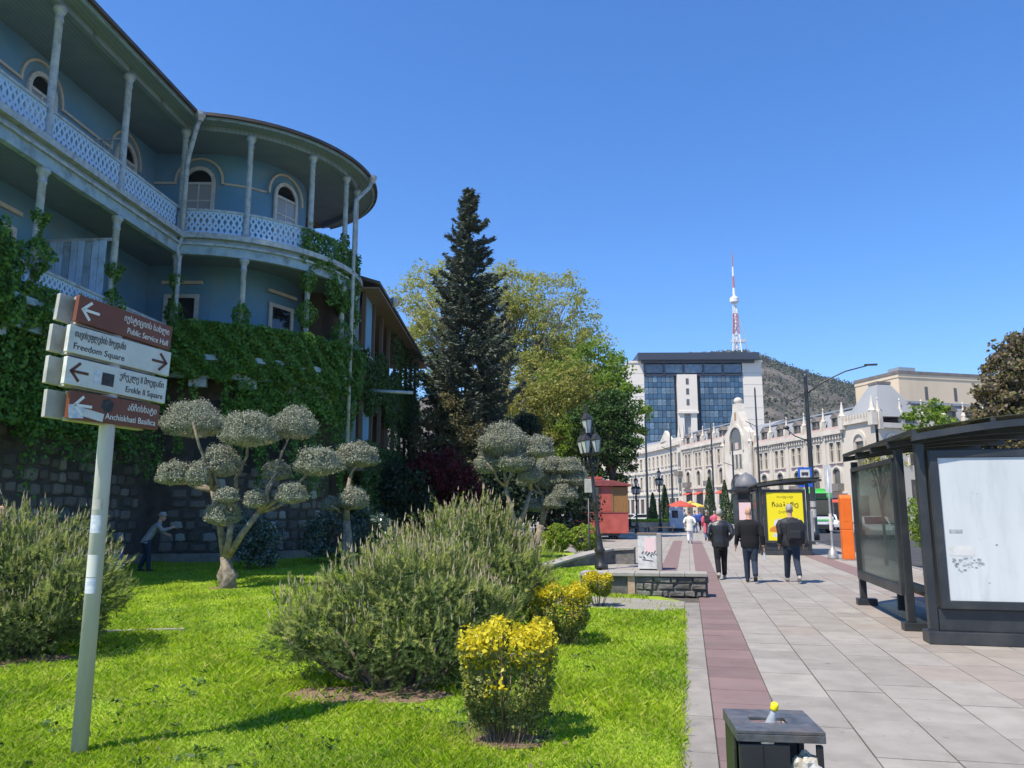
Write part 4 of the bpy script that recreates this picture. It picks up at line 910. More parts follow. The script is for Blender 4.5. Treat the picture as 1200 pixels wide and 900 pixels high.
# ---------------------------------------------------------------- street things
def signpost():
    T = thing('direction_signpost', 'leaning stack of four brown and white street direction signs on a round grey post', 'signpost', (-3.06, 5.78, 0))
    m = MB(); m.lathe([(.055,-.1),(.055,2.6),(.053,3.24),(.02,3.26)], 16); p = m.build('post', 'galvanised', T, True)
    # paper stickers on the post
    for z, h, mt in ((1.62,.13,'sticker_pale'),(1.32,.16,'sign_white'),(1.18,.11,'sticker_pale'),(1.76,.08,'sign_box')):
        s = MB(); n = 9; v = [(.0562*math.cos(a), .0562*math.sin(a), zz) for zz in (z-h/2, z+h/2) for a in [R(-135+i*11) for i in range(n)]]
        s.add(v, [(i, i+1, n+i+1, n+i) for i in range(n-1)]).build('sticker', mt, p)
    rz = math.atan2(.90, .433)          # boards point away to the right
    def hang(o, z, b): o.matrix_basis = Matrix.Translation((0, 0, z)) @ Matrix.Rotation(rz, 4, 'Z') @ Matrix.Rotation(R(b), 4, 'Y') @ Matrix.Translation((0, 0, -z))
    sag = {3.145: 4.5, 2.92: 3.0, 2.69: 2.6, 2.46: 1.2}
    data = [(3.145, -.37, .03, .83, 'sign_brown', 'იუსტიციის სახლი', 'Public Service Hall', 'L', 'letter_white', .075),
            (2.92, -.415, .0, .88, 'sign_white', 'თავისუფლების მოედანი', 'Freedom Square', 'R', 'letter_dark', .06),
            (2.69, -.415, .0, .86, 'sign_white', 'ერეკლე II მოედანი', 'Erekle II Square', 'L', 'letter_dark', .065),
            (2.46, -.365, .0, .76, 'sign_brown', 'ანჩისხატი', 'Anchiskhati Basilica', 'L', 'letter_white', .10)]
    for z, x0, dx, wd, mt, ge, en, arr, lm, back in data:
        h = .20; B = bpy.data.objects.new('sign_board', None)
        m = MB(); m.box(x0-back, x0+wd-.12, .035, .075, z-h/2, z+h/2); m.box(x0+.03, x0+wd-.1, -.03, .0345, z-h/2-.012, z-h/2+.02); m.box(x0+.03, x0+wd-.1, -.03, .0345, z+h/2-.02, z+h/2+.008)
        bk = m.build('board_casing', 'sign_box', T, bevel=.004); hang(bk, z, sag[z])
        f = MB().box(x0, x0+wd, -.072, -.0302, z-h/2, z+h/2).build('sign_board', mt, T, bevel=.004); hang(f, z, sag[z])
        bpy.data.objects.remove(B); y = -.0735
        right = arr == 'L'
        tw, ew = (.5, .36) if wd > .9 else (.44, .38) if len(en) > 17 else (.42, .42)
        if ge.startswith('ან'): tw, ew = .26, .44
        if ge.startswith('ერ'): tw, ew = .40, .34
        if ge.startswith('იუ'): tw, ew = .42, .38
        gx = x0+wd-.03-tw if right else x0+.04; ex = x0+wd-.03-ew if right else x0+.04
        text(f, ge, .072, FRONT(gx, y, z+.02), lm, width=tw); text(f, en, .066, FRONT(ex, y, z-.07), lm, width=ew)
        ax = x0+.10 if arr == 'L' else x0+wd-.10; sg = -1 if arr == 'L' else 1; a = MB(); am = 'letter_white' if mt == 'sign_brown' else 'arrow_brown'
        a.beam((ax-sg*.075, y, z), (ax+sg*.055, y, z), .004, .02, (0, 0, 1)); a.beam((ax-sg*.005, y, z+.068), (ax+sg*.066, y, z-.006), .004, .02); a.beam((ax-sg*.005, y, z-.068), (ax+sg*.066, y, z+.006), .004, .02)
        a.build('arrow', am, f)
        if ge.startswith('ერ'): MB().box(x0+.285, x0+.385, y, y+.001, z-.055, z+.04).build('sticker', 'sticker_dark', f); MB().box(x0+.22, x0+.265, y, y+.001, z-.05, z+.045).build('sticker', 'sticker_pale', f)
        if ge.startswith('ან'):
            M = Matrix.Translation((x0+.30, 0, z+.03)); MB().prism([(.055*math.cos(R(60*k+20)), .055*math.sin(R(60*k+20))) for k in range(6)], y, y+.001, 'y', M).build('sticker', 'sticker_dark', f)
            M = Matrix.Translation((x0+.06, 0, z-.045)) @ Matrix.Rotation(R(-6), 4, 'Y'); MB().box(-.06, .05, y-.001, y, -.05, .05, M).build('sticker', 'sticker_pale', f); M = Matrix.Translation((x0+.19, 0, z-.055)) @ Matrix.Rotation(R(8), 4, 'Y'); MB().box(-.085, .085, y-.001, y, -.03, .03, M).build('sticker', 'sign_white', f)
    m = MB()
    for z in (3.2, 2.98, 2.75, 2.52): m.box(-.075, .075, -.03, .034, z-.02, z+.02)
    c = m.build('clamps', 'galvanised', T); c.rotation_euler = (0, 0, rz)
signpost()
def bin_():
    T = thing('litter_bin', 'scuffed black metal litter bin with an open slot in its slanting lid', 'bin', (1.34, 4.2, 0), R(-6)); w = .20
    m = MB()
    for x in (-w, w-.03):
        for y in (-w, w-.03): MB().box(x, x+.03, y, y+.03, 0, .584).build('frame_post', 'black_metal', T, bevel=.003)
    m = MB(); m.box(-w+.004, w-.16, -w-.004, -w+.012, .03, .585); f = m.build('front_panel', 'black_metal', T, bevel=.003); MB().box(-w+.11, -w+.115, -w-.0065, -w-.0045, .03, .58).build('seam', 'dark_void', f)
    MB().box(-w-.004, -w+.01, -w+.14, w, .03, .585).build('side_panel', 'black_metal', T, bevel=.003); MB().box(-w-.004, -w+.01, -w+.034, -w+.135, .03, .33).build('side_panel', 'black_metal', T, bevel=.003)
    MB().box(w-.02, w-.006, -w+.06, w, .03, .40).build('side_panel', 'black_metal', T, bevel=.003); MB().box(-w+.012, w-.03, w-.014, w, .03, .585).build('back_panel', 'black_metal', T)
    MB().box(w-.158, w-.03, -w-.002, -w+.01, .03, .3).build('front_panel', 'black_metal', T)
    # lid with a real slot
    m = MB(); e = w+.012
    for x0, x1, y0, y1 in ((-e, e, -e, -.06), (-e, e, .05, e), (-e, -.11, -.0595, .0495), (.07, e, -.0595, .0495)): m.box(x0, x1, y0, y1, .634, .652)
    for x0, x1, y0, y1 in ((-e, e, -e, -e+.012), (-e, e, e-.012, e), (-e, -e+.012, -e+.0125, e-.0125), (e-.012, e, -e+.0125, e-.0125)): m.box(x0, x1, y0, y1, .598, .6335)
    m.build('lid', 'worn_metal', T, bevel=.003); MB().box(-w+.03, w-.03, -w+.03, w-.03, .3, .34).build('liner', 'dark_void', T)
    b = thing('plastic_bottle', 'small clear bottle with yellow cap lying in the slot of the litter bin', 'bottle', (1.345, 4.2, .655), R(30))
    m = MB(); m.lathe([(.03,-.16),(.033,-.1),(.033,-.03),(.016,.03),(.013,.05)], 12); m.build('body', 'clear_plastic', b, True)
    m = MB(); m.lathe([(.018,.048),(.02,.055),(.02,.08),(.012,.088)], 12); m.build('cap', 'bottle_yellow', b, True); b.rotation_euler = (R(12), R(10), 0)
    g = thing('rubbish_bag', 'crumpled see-through plastic bag bulging from the side opening of the litter bin', 'rubbish', (1.45, 4.03, .36)); m = MB(); m.ell((0,0,.08), (.085,.07,.1), 14, 10)
    rr = random.Random(2); m.v = [(x*rr.uniform(.8,1.2), y*rr.uniform(.8,1.2), z*rr.uniform(.9,1.1)) for x, y, z in m.v]; m.build('bag', 'plastic_bag', g)
bin_()
def shelter(name, label, s0, s1, ad, T0=3.0):
    """bus shelter: light box across the near end, glazed back along the promenade, curved roof; local x = t, y = s"""
    o = W(s0, T0); T = thing(name, label, 'bus shelter', tuple(o), PROM); L = s1-s0; A = 'anthracite'; top = 2.62
    # end light box facing the walker
    b = MB(); b.box(.12, 1.70, -.11, .11, .44, 2.53); lb = b.build('light_box', A, T, bevel=.012)
    fr = MB(); fr.ring([(.13,.45),(.13,2.52),(1.69,2.52),(1.69,.45)], [(.23,.55),(.23,2.42),(1.59,2.42),(1.59,.55)], -.14, -.1105, None, True); fr.build('frame', A, lb, bevel=.006)
    pn = MB().box(.235, 1.585, -.118, -.1102, .555, 2.415).build('poster', ad, lb)
    MB().box(.1, 1.72, -.07, .07, .16, .4395).build('plinth', A, T, bevel=.008); MB().box(-.06, 1.8, -.16, .16, .0, .1595).build('base', A, T, bevel=.01)
    # posts
    for x, y in ((.04,-.0),(.04,1.06),(1.79,0),(.04,L-.1)): 
        m = MB(); m.box(x-.055, x+.055, y-.06, y+.06, .0 if y == 0 else .12, top+.12*(x > 1)); m.build('post', A, T, bevel=.008)
        if y > 0: m = MB(); m.box(x-.12, x+.22, y-.1, y+.1, 0, .12); m.build('foot', 'concrete' if 0 else A, T, bevel=.01)
    # glazed back panels between posts, hung above the ground
    def glass(y0, y1):
        f = MB(); M = Matrix.Translation((.0, y0, 0)) @ Matrix.Rotation(R(90), 4, 'Z'); w = y1-y0
        f.ring([(0,.48),(0,2.5),(w,2.5),(w,.48)], [(.07,.62),(.07,2.43),(w-.07,2.43),(w-.07,.62)], -.05, .05, M, True); q = f.build('panel_frame', A, T, bevel=.006)
        g = MB(); g.box(.07, w-.07, -.006, .006, .62, 2.43, M); g.build('glass_pane', 'shelter_glass', q); k = MB(); k.box(.02, w-.02, -.03, .03, .30, .36, M) if 0 else None
    glass(1.12, L-.16)
    # curved roof: ribs, edge beams and tinted panes
    def curve(x): return top+.02+.20*math.sin(min(max((x+.1)/2.3, 0), 1)*math.pi*.6)
    xs = [-.1+i*2.4/10 for i in range(11)]
    for y in [-.25]+[1.06+(L-.9)*k/3 for k in range(4)]:
        m = MB()
        for a, c in zip(xs, xs[1:]): m.prism([(a, curve(a)), (c, curve(c)), (c, curve(c)+.09), (a, curve(a)+.09)], y-.03, y+.03, 'y')
        m.build('roof_rib', A, T)
    for x in (-.07, .9, 2.2): MB().box(x-.03, x+.03, -.28, L+.2, curve(x)+.0905, curve(x)+.14).build('roof_beam', A, T)
    for a, c in zip(xs, xs[1:]): MB().prism([(a+.002, curve(a)+.145), (c-.002, curve(c)+.145), (c-.002, curve(c)+.155), (a+.002, curve(a)+.155)], -.27, L+.18, 'y').build('roof_pane', 'roof_glass', T)
    # bench
    m = MB(); m.box(.35, .75, 1.4, L-.5, .44, .48); bn = m.build('seat', 'old_wood', T)
    for y in (1.6, L-.8): MB().box(.45, .6, y-.03, y+.03, 0, .44).build('seat_leg', A, T)
    return T, lb, pn
T1, lb, pn = shelter('bus_shelter', 'black bus shelter with a blank white poster and greenish grey glass side', 11.5, 15.8, 'ad_white', 3.07)
def scraps():
    y = -.1195
    MB().box(.30, .46, y, y+.001, 1.42, 1.47).build('torn_paper', 'tar_print', lb); MB().box(.28, .58, y-.001, y, 1.13, 1.26).build('torn_paper', 'sign_white', lb)
    rr = random.Random(8); m = MB()
    for k in range(46):
        x, z = .30+rr.uniform(0, .36), 1.10-rr.uniform(0, .17)*(1.2-.6*rr.random()); s = rr.uniform(.008, .03); m.box(x, x+s*1.6, y-.0002*k/46, y+.001, z, z+s)
    m.build('glue_residue', 'tar_print', lb)
    m = MB()
    for k in range(11):
        x, z = .26+rr.uniform(0, 1.4), .72+rr.uniform(0, 1.5); s = rr.uniform(.003, .008); m.box(x, x+s*rr.uniform(1, 4), y-.0001, y+.001, z, z+s*rr.uniform(1, 3))
    m.build('glue_residue', 'tar_print', lb)
scraps()
def rubble():
    # dark heap of wrapped bundles leaning inside the near shelter
    o = W(13.6, 4.1); T = thing('wrapped_bundle', 'dark crinkled bundle stacked inside the shelter behind its glass side', 'bundle', tuple(o), PROM); m = MB(); rr = random.Random(3)
    for k in range(7):
        n0 = len(m.v); m.ell((0,0,.16+k*.15), (.34,.42,.12), 12, 6); m.v[n0:] = [(x*rr.uniform(.9,1.1), y*rr.uniform(.9,1.1), z) for x, y, z in m.v[n0:]]
    m.build('wrapping', 'plastic_dark', T)
pm('plastic_dark', (.02,.02,.022), (.06,.058,.056), 9, .35, .9, 14, spec=.6)
rubble()
T2, lb2, pn2 = shelter('bus_shelter', 'farther black bus shelter with a yellow advertisement poster', 32.2, 36.4, 'ad_yellow', 2.8)
y = -.119
text(lb2, 'იაფად', .13, FRONT(.62, y, 2.2), 'ad_print', 'lettering', .62); text(lb2, 'ჩააბარე', .24, FRONT(.42, y, 1.86), 'ad_print', 'lettering', 1.0, .006); text(lb2, 'ქალაქი', .13, FRONT(.66, y, 1.62), 'ad_print', 'lettering', .5)
MB().prism([(.5,.98),(.44,1.06),(.5,1.32),(.62,1.4),(1.4,1.4),(1.55,1.3),(1.55,1.0)], y, y+.001, 'y').build('poster_print', 'sign_white', lb2)
MB().prism([(.3,.9),(.32,1.02),(.5,1.12),(.72,1.12),(.8,.95),(.7,.86)], y-.001, y, 'y').build('poster_print', 'ad_orange', lb2)
MB().prism([(.62,.98),(.6,1.1),(.7,1.2),(.85,1.22),(.98,1.1),(.95,1.0)], y-.002, y-.0011, 'y').build('poster_print', 'ad_print', lb2); MB().box(.42, .62, y, y+.001, .69, .84).build('poster_print', 'sign_white', lb2)
def lamp(name, label, loc, h=5.0, tilt=0, group=None):
    T = thing(name, label, 'street lamp', loc, 0, group); T.rotation_euler = (0, tilt, R(15))
    m = MB(); m.lathe([(.2,0),(.2,.12),(.15,.16),(.14,.5),(.17,.55),(.12,.62),(.09,.95),(.11,1.0),(.065,1.08),(.06,1.9),(.085,1.94),(.085,2.0),(.055,2.06),(.045,h*.68),(.08,h*.69),(.08,h*.705),(.04,h*.72),(.04,h-.9)], 12); p = m.build('pole', 'black_metal', T, True)
    def lantern(x, y, z, k=1.0):
        l = MB(); l.lathe([(.10*k,0),(.19*k,.42*k)], 6, (x, y, z)); q = l.build('lantern', 'lantern_glass', T)
        c = MB(); c.lathe([(.03*k,-.12*k),(.11*k,-.02*k),(.11*k,-.001)], 6, (x, y, z)); c.lathe([(.205*k,.421*k),(.21*k,.45*k),(.15*k,.55*k),(.09*k,.62*k),(.05*k,.66*k),(.03*k,.78*k),(.045*k,.8*k),(.008,.92*k)], 6, (x, y, z))
        for i in range(6):
            a = 2*math.pi*i/6; c.beam((x+math.cos(a)*.105*k, y+math.sin(a)*.105*k, z), (x+math.cos(a)*.197*k, y+math.sin(a)*.197*k, z+.42*k), .016*k)
        c.build('lantern_frame', 'black_metal', q)
    z = h-1.75
    for i in range(4):
        a = R(45+90*i); x, y_ = math.cos(a)*.23, math.sin(a)*.23; lantern(x, y_, z+.15, .84)
        s = MB(); s.tube([(0,0,z-.45), (x*.7, y_*.7, z-.40), (x, y_, z-.2), (x, y_, z+.06)], [.025,.022,.02,.02], 6); s.tube([(x*.9, y_*.9, z-.28), (x*.4, y_*.4, z-.18), (x*.15, y_*.15, z-.02)], .012, 5); s.build('scroll_arm', 'black_metal', T, True)
    lantern(0, 0, h-1.0, .92)
    return T
lamp('ornate_lamp', 'leaning ornate black lamp post with clustered lanterns by the low stone wall', (2.65, 23.3, 0), 5.05, R(-5))
def low_walls():
    T = thing('low_wall', 'low rubble stone wall with a slab cap at the end of the lawn, by the gravel path', 'wall', tuple(W(16.6, -.9)), PROM)
    # local x = t-.. y = s
    rr = random.Random(6)
    MB().prism([(-.2,-.42),(1.2,-.30),(1.2,.05),(-.2,-.06)], 0, .40).build('core', 'rubble', T); MB().prism([(-.34,-.46),(-.2005,-.44),(-.2005,-.04),(-.34,-.1)], 0, .41).build('end_pier', 'brick_render', T)
    n = 0
    for row in range(3):
        x = -.18
        while x < 1.2:
            wd = rr.uniform(.09, .36); e = min(x+wd, 1.22); yb = -.42+.12*(x+.2)/1.4
            j = lambda: rr.uniform(-.022, .022); z0, z1 = .012+row*.132+.5*j()*(row > 0), .132*(row+1)-.006+.5*j()*(row < 2); d_ = rr.uniform(.015,.06); v = [(x+.005,yb+.05,z0),(e-.005,yb+.05,z0),(e-.005,yb+.05,z1),(x+.005,yb+.05,z1)]+[(x+.014+abs(j()),yb-d_,z0+abs(j())),(e-.014-abs(j()),yb-d_+j(),z0+abs(j())),(e-.014-abs(j()),yb-d_,z1-abs(j())),(x+.014+abs(j()),yb-d_+j(),z1-abs(j()))]; MB().add(v, [(0,1,2,3),(4,7,6,5),(0,4,5,1),(1,5,6,2),(2,6,7,3),(3,7,4,0)]).build('stone', 'rubble', T, bevel=.01); x = e
        MB().box(1.2005, 1.2+rr.uniform(.03,.06), -.29, .04, .01+row*.132, .132*(row+1)-.008).build('stone', 'rubble', T, bevel=.012)
    xs = [-1.3, -.75, -.2, .3, .8, 1.24]
    for a, b in zip(xs, xs[1:]): 
        ya, yb = -.50+.086*(a+.2), -.50+.086*(b+.2); MB().prism([(a+.004, ya), (b-.004, yb), (b-.004, yb+.56), (a+.004, ya+.56)], .402, .475).build('cap_slab', 'cap_stone', T, bevel=.01)
    MB().prism([(-1.3,-.5),(-.345,-.42),(-.345,-.06),(-1.3,-.2)], 0, .40).build('core', 'rubble', T)
    U = thing('low_wall', 'curved low stone wall retaining the grass behind the ornate lamp post', 'wall', (2.3, 24, 0))
    pts = [Vector((1.15,22.9)), Vector((1.9,24.1)), Vector((2.7,25.1)), Vector((3.3,25.6)), Vector((3.95,25.4))]; hs_ = [.10,.22,.34,.42,.46]
    for i in range(4):
        a, b = pts[i], pts[i+1]; d = (b-a).normalized(); nn = Vector((-d.y, d.x)); q = [a, b, b+nn*.35, a+nn*.35]
        v = [(p.x, p.y, -.1) for p in q]+[(q[0].x, q[0].y, hs_[i]), (q[1].x, q[1].y, hs_[i+1]), (q[2].x, q[2].y, hs_[i+1]), (q[3].x, q[3].y, hs_[i])]
        F = [(0,3,2,1),(4,5,6,7),(0,1,5,4),(1,2,6,5),(2,3,7,6),(3,0,4,7)]; MB().add(v, F).build('wall_section', 'rubble', U, world=True)
        q = [a-nn*.06, b-nn*.06, b+nn*.42, a+nn*.42]; v = [(p.x, p.y, hs_[i+(k in (1,2))]+.003) for k, p in enumerate(q)]+[(p.x, p.y, hs_[i+(k in (1,2))]+.075) for k, p in enumerate(q)]
        MB().add(v, F).build('cap_slab', 'cap_stone', U, world=True, bevel=.008)
low_walls()
def cabinet():
    T = thing('utility_cabinet', 'graffiti covered pale utility cabinet with a pinkish poster at the end of the curved wall', 'cabinet', tuple(W(23.55, -1.15)), PROM)
    MB().box(-.32, .22, -.28, .28, .03, 1.02).build('body', 'graffiti_white', T, bevel=.01); MB().box(.221, .36, -.29, .29, .0, 1.05).build('side', 'concrete', T, bevel=.01); MB().box(-.35, .22, -.30, .30, 1.021, 1.06).build('top', 'old_wood', T)
    MB().box(-.12, .18, -.283, -.2802, .50, .92).build('poster', 'ad_pink', T); rr = random.Random(4); m = MB(); x = -.28
    while x < .18:
        z = .42+rr.uniform(-.06, .06); m.beam((x, -.2845, z), (x+rr.uniform(.02,.06), -.2845, z+rr.uniform(-.12,.12)), .004, .022); x += .035
    m.beam((-.2,-.2845,.3), (.1,-.2845,.26), .004, .02); m.build('graffiti', 'sticker_dark', T)
cabinet()
def poles():
    b = W(48.4, 7.2); T = thing('street_light', 'tall dark street light pole with a long curved arm reaching over the road', 'street lamp', (b.x, b.y, 0))
    m = MB(); m.lathe([(.24,0),(.24,.5),(.17,.56),(.15,3),(.11,9.6),(.12,9.65),(.06,9.9)], 12); m.build('pole', 'anthracite', T, True)
    m = MB(); m.tube([(0,0,8.6), (.9,-.2,9.3), (2.2,-.5,9.9), (3.4,-.8,10.2)], [.05,.045,.04,.035], 6); m.tube([(0,0,8.7), (-1.0,.2,8.2)], .03, 6); m.build('arm', 'anthracite', T, True)
    MB().cbox((3.6,-.84,10.24), (.7,.22,.09), R(-12)).build('lamp_head', 'anthracite', T); m = MB(); m.tube([(-.1,0,5.8), (-.8,.15,6.1), (-1.2,.2,6.5)], [.035,.035,.03], 6); m.ell((-1.25,.2,6.6), (.2,.12,.12), 8, 6); m.build('camera_bracket', 'anthracite', T, True)
    for z, h in ((1.3,.5),(1.9,.35)): MB().lathe([(.172,z),(.172,z+h)], 10).build('poster_wrap', 'sign_box', T)
    b = W(44.0, 6.2); T = thing('bus_stop_sign', 'blue square bus stop sign on a thin pole beside the far shelter', 'sign', (b.x, b.y, 0), R(-6))
    MB().lathe([(.035,0),(.035,3.3)], 8).build('pole', 'galvanised', T, True); MB().box(-.36, .36, -.06, -.036, 2.95, 4.0).build('sign_plate', 'blue_sign', T); MB().box(-.25, .25, -.066, -.0605, 3.4, 3.88).build('sign_field', 'sign_white', T)
    m = MB(); m.box(-.18, .18, -.07, -.0665, 3.58, 3.74); m.box(-.14, -.06, -.07, -.0665, 3.53, 3.575); m.box(.06, .14, -.07, -.0665, 3.53, 3.575); m.build('bus_symbol', 'sticker_dark', T)
    b = W(30.0, 5.02); T = thing('parking_meter_post', 'worn grey post with a tall narrow plate and round foot beside the orange machine', 'post', (b.x, b.y, 0), R(-8))
    m = MB(); m.lathe([(.2,0),(.2,.05),(.13,.3),(.07,.36),(.045,.5),(.04,2.0),(.035,3.2)], 10); m.build('post', 'zinc', T, True); MB().box(-.11, .11, -.03, .03, 2.35, 3.35).build('plate', 'lantern_glass', T); MB().lathe([(.062,1.0),(.062,1.6)], 10).build('sticker', 'sign_white', T)
    b = W(29.4, 5.42); T = thing('payment_machine', 'tall bright orange payment machine with a hooded top', 'machine', (b.x, b.y, 0), PROM)
    MB().box(-.18, .19, -.2, .2, .03, 1.05).build('cabinet', 'orange_paint', T, bevel=.02); m = MB(); m.prism([(-.2,1.055),(.2,1.055),(.2,2.16),(.1,2.26),(-.12,2.26),(-.2,2.14)], -.18, .19, 'x'); m.build('hood', 'orange_paint', T, bevel=.02)
    MB().box(-.11, .12, -.206, -.2005, 1.35, 1.75).build('screen', 'orange_paint', T); MB().box(-.22, .23, -.24, .24, 0, .0295).build('foot', 'concrete', T)
    b = Vector((2.55, 25.9)); T = thing('thin_post', 'thin black post carrying a small pale box behind the ornate lamp', 'post', (b.x, b.y, 0)); MB().lathe([(.06,0),(.05,.4),(.03,.45),(.03,2.6)], 8).build('post', 'black_metal', T, True); MB().box(-.12, .12, -.1, .1, 2.3, 2.75).build('box', 'sign_box', T, bevel=.01)
    for i, (u, y, h, lab) in enumerate([(744,60,4.6,'far ornate lamp post beside the short cypress'),(771,64,5.4,'far ornate lamp post beside the benches')]):
        lamp('ornate_lamp', lab, ((u-600)/900*y, y, 0), h)
    for u, y, h, lab in ((757,78,11,'thin dark overhead line pole before the curved white building'),(786,95,12.5,'slim dark pole between the cypresses and the cafe parasol'),(834,100,13,'grey pole before the white gable, beside the tallest cypress'),(888,84,15,'dark pole right of the gable above the far shelter'),(858,96,10,'pole with a bracket below the white gable')):
        T = thing('line_pole', lab, 'pole', ((u-600)/900*y*1.0, y, 0), 0, 'dark poles on the square'); MB().lathe([(.16,0),(.13,2),(.09,h),(.03,h+.2)], 8).build('pole', 'anthracite', T, True); m = MB(); m.tube([(0,0,h*.72), (-1.2,0,h*.76)], .04, 5); m.build('bracket', 'anthracite', T)
poles()
def kiosk():
    T = thing('tram_kiosk', 'small red kiosk built like an old tram car on wheels', 'kiosk', (5.4, 47.6, 0), R(-3)); w = 1.62
    MB().box(-w, w, -.9, 2.2, .35, 1.55).build('body', 'kiosk_red', T, bevel=.03); MB().box(-w-.02, w+.02, -.92, 2.22, 1.5505, 1.62).build('waist_rail', 'kiosk_roof', T)
    for x in (-w, -.12, .62, w-.1): MB().box(x, x+.1, -.9, -.8, 1.6205, 3.15).build('pillar', 'kiosk_roof' if x < 0 else 'kiosk_wood', T)
    MB().box(-w+.1, -.13, -.86, -.84, 1.62, 3.1).build('window', 'window_glass', T); MB().box(-.02, .62, -.905, -.84, 1.621, 3.15).build('red_panel', 'kiosk_red', T, bevel=.02); MB().box(.72, w-.1, -.86, -.83, 1.62, 3.1).build('shutter', 'kiosk_wood', T)
    MB().box(w-.06, w, -.79, 2.1, 1.62, 3.15).build('side_wall', 'kiosk_wood', T); MB().box(-w, -w+.06, -.79, 2.1, 1.62, 3.15).build('side_wall', 'kiosk_red', T); MB().box(-w+.1, w-.1, 2.1, 2.15, 1.62, 3.15).build('back_wall', 'kiosk_wood', T)
    m = MB(); m.prism([(-w-.2,3.155),(w+.2,3.155),(w+.2,3.26),(.7,3.5),(-.7,3.55),(-w-.1,3.4),(-w-.2,3.28)], -1.1, 2.4, 'y'); m.build('roof', 'kiosk_roof', T, bevel=.02)
    m = MB(); m.box(-.65, .1, -1.0, 2.2, 3.5605, 3.72); m.build('clerestory', 'kiosk_red', T)
    for x in (-.95, .95):
        for y in (-.3, 1.6): MB().lathe([(.12,-.06),(.34,-.05),(.34,.05),(.12,.06)], 14, (0,0,0), Matrix.Translation((x, y, .34)) @ Matrix.Rotation(R(90), 4, 'Y')).build('wheel', 'black_metal', T)
    MB().box(-1.1, 1.1, -.8, 2.1, .22, .349).build('chassis', 'black_metal', T)
    T = thing('notice_stand', 'dark notice column with a blue and white poster left of the red kiosk', 'stand', (3.6, 47.2, 0)); MB().box(-.45, .45, -.2, .2, 0, 2.9).build('column', 'old_wood', T, bevel=.02); MB().box(-.3, .3, -.206, -.2005, .9, 1.9).build('poster', 'sticker_pale', T)
kiosk()
def vehicles():
    b = W(67, 10.2); T = thing('city_bus', 'green and white city bus coming down the road', 'bus', (b.x, b.y, -.12), PROM); w = 1.25
    MB().box(-w, w, 0, 11, .35, 1.35).build('lower_body', 'car_white', T, bevel=.06); MB().box(-w+.01, w-.01, .06, 10.9, 1.3505, 2.75).build('glazing', 'bus_dark', T, bevel=.03); MB().box(-w, w, -.02, 11, 2.7505, 3.35).build('roof', 'bus_green', T, bevel=.12)
    m = MB(); m.prism([(-w*.9,3.351),(w*.9,3.351),(w*.6,3.6),(-w*.6,3.6)], .6, 8, 'y'); m.build('roof_pod', 'bus_green', T)
    g = MB(); g.box(-w+.12, w-.12, -.03, -.001, 1.42, 2.66); g.build('windscreen', 'window_glass', T); MB().box(-w+.05, w-.05, -.045, -.001, .36, .72).build('bumper', 'bus_dark', T); MB().box(-w+.05, w-.05, -.035, -.001, 1.0, 1.12).build('green_stripe', 'bus_green', T); MB().box(-.8, .8, -.04, -.021, 2.85, 3.2).build('destination_board', 'bus_dark', T)
    for x in (-.95, .95): MB().box(x-.16, x+.16, -.04, -.001, .78, .94).build('headlight', 'lamp_on', T)
    for x in (-w+.14, w-.14):
        for y in (2.2, 8.2): MB().lathe([(.1,-.14),(.46,-.13),(.48,0),(.46,.13),(.1,.14)], 16, (0,0,0), Matrix.Translation((x, y, .48)) @ Matrix.Rotation(R(90), 4, 'Y')).build('wheel', 'tyre', T)
    for x in (-w-.18, w+.18): MB().box(x-.08, x+.08, -.1, 0, 1.9, 2.4).build('mirror', 'bus_dark', T)
    def car(label, loc, rz, k='car_white'):
        T = thing('parked_car', label, 'car', loc, rz, 'cars by the square'); prof = [(-2.1,.25),(2.1,.25),(2.15,.6),(1.95,.82),(1.1,.95),(.45,1.42),(-.9,1.46),(-1.75,1.0),(-2.1,.9)]
        MB().prism(prof, -.85, .85, 'x').build('body', k, T, bevel=.06); MB().prism([(1.0,.95),(.42,1.37),(-.85,1.41),(-1.55,1.0)], -.856, .856, 'x').build('side_windows', 'window_glass', T)
        m = MB(); m.add([(-.72,1.12,.965),(.72,1.12,.965),(.62,.5,1.41),(-.62,.5,1.41)], [(0,1,2,3)]); m.build('windscreen', 'window_glass', T); m = MB(); m.add([(-.7,-1.76,1.02),(.7,-1.76,1.02),(.6,-.97,1.45),(-.6,-.97,1.45)], [(3,2,1,0)]); m.build('rear_window', 'window_glass', T)
        for x in (-.8, .8):
            for y in (-1.3, 1.35):
                q = MB().lathe([(.08,-.1),(.3,-.1),(.32,0),(.3,.1),(.08,.1)], 14, (0,0,0), Matrix.Translation((x, y, .32)) @ Matrix.Rotation(R(90), 4, 'Y')).build('wheel', 'tyre', T)
            MB().box(x-.12, x+.12, 2.06, 2.16, .62, .76).build('headlight', 'lamp_on', T); MB().box(x-.1, x+.1, -2.12, -2.06, .68, .86).build('tail_light', 'awning_red', T)
    b = W(56, 12.0); car('white car waiting on the road right of the bus', (b.x, b.y, -.12), PROM+R(180))
    b = W(80, 13.0); car('white car driving behind the bus', (b.x, b.y, -.12), PROM+R(178))
    for i, (u, y) in enumerate(((735,105),(748,104),(758,112))): car(('white car parked left of the far lamp posts','pale car parked before the curved building beside the cypress','silver car parked behind the far lamp posts')[i], ((u-600)/900*y, y, -.2), R(60+20*i), 'car_white' if i < 2 else 'zinc')
vehicles()
pm('dome_grey', (.13,.135,.15), (.18,.185,.2), 2, .5)
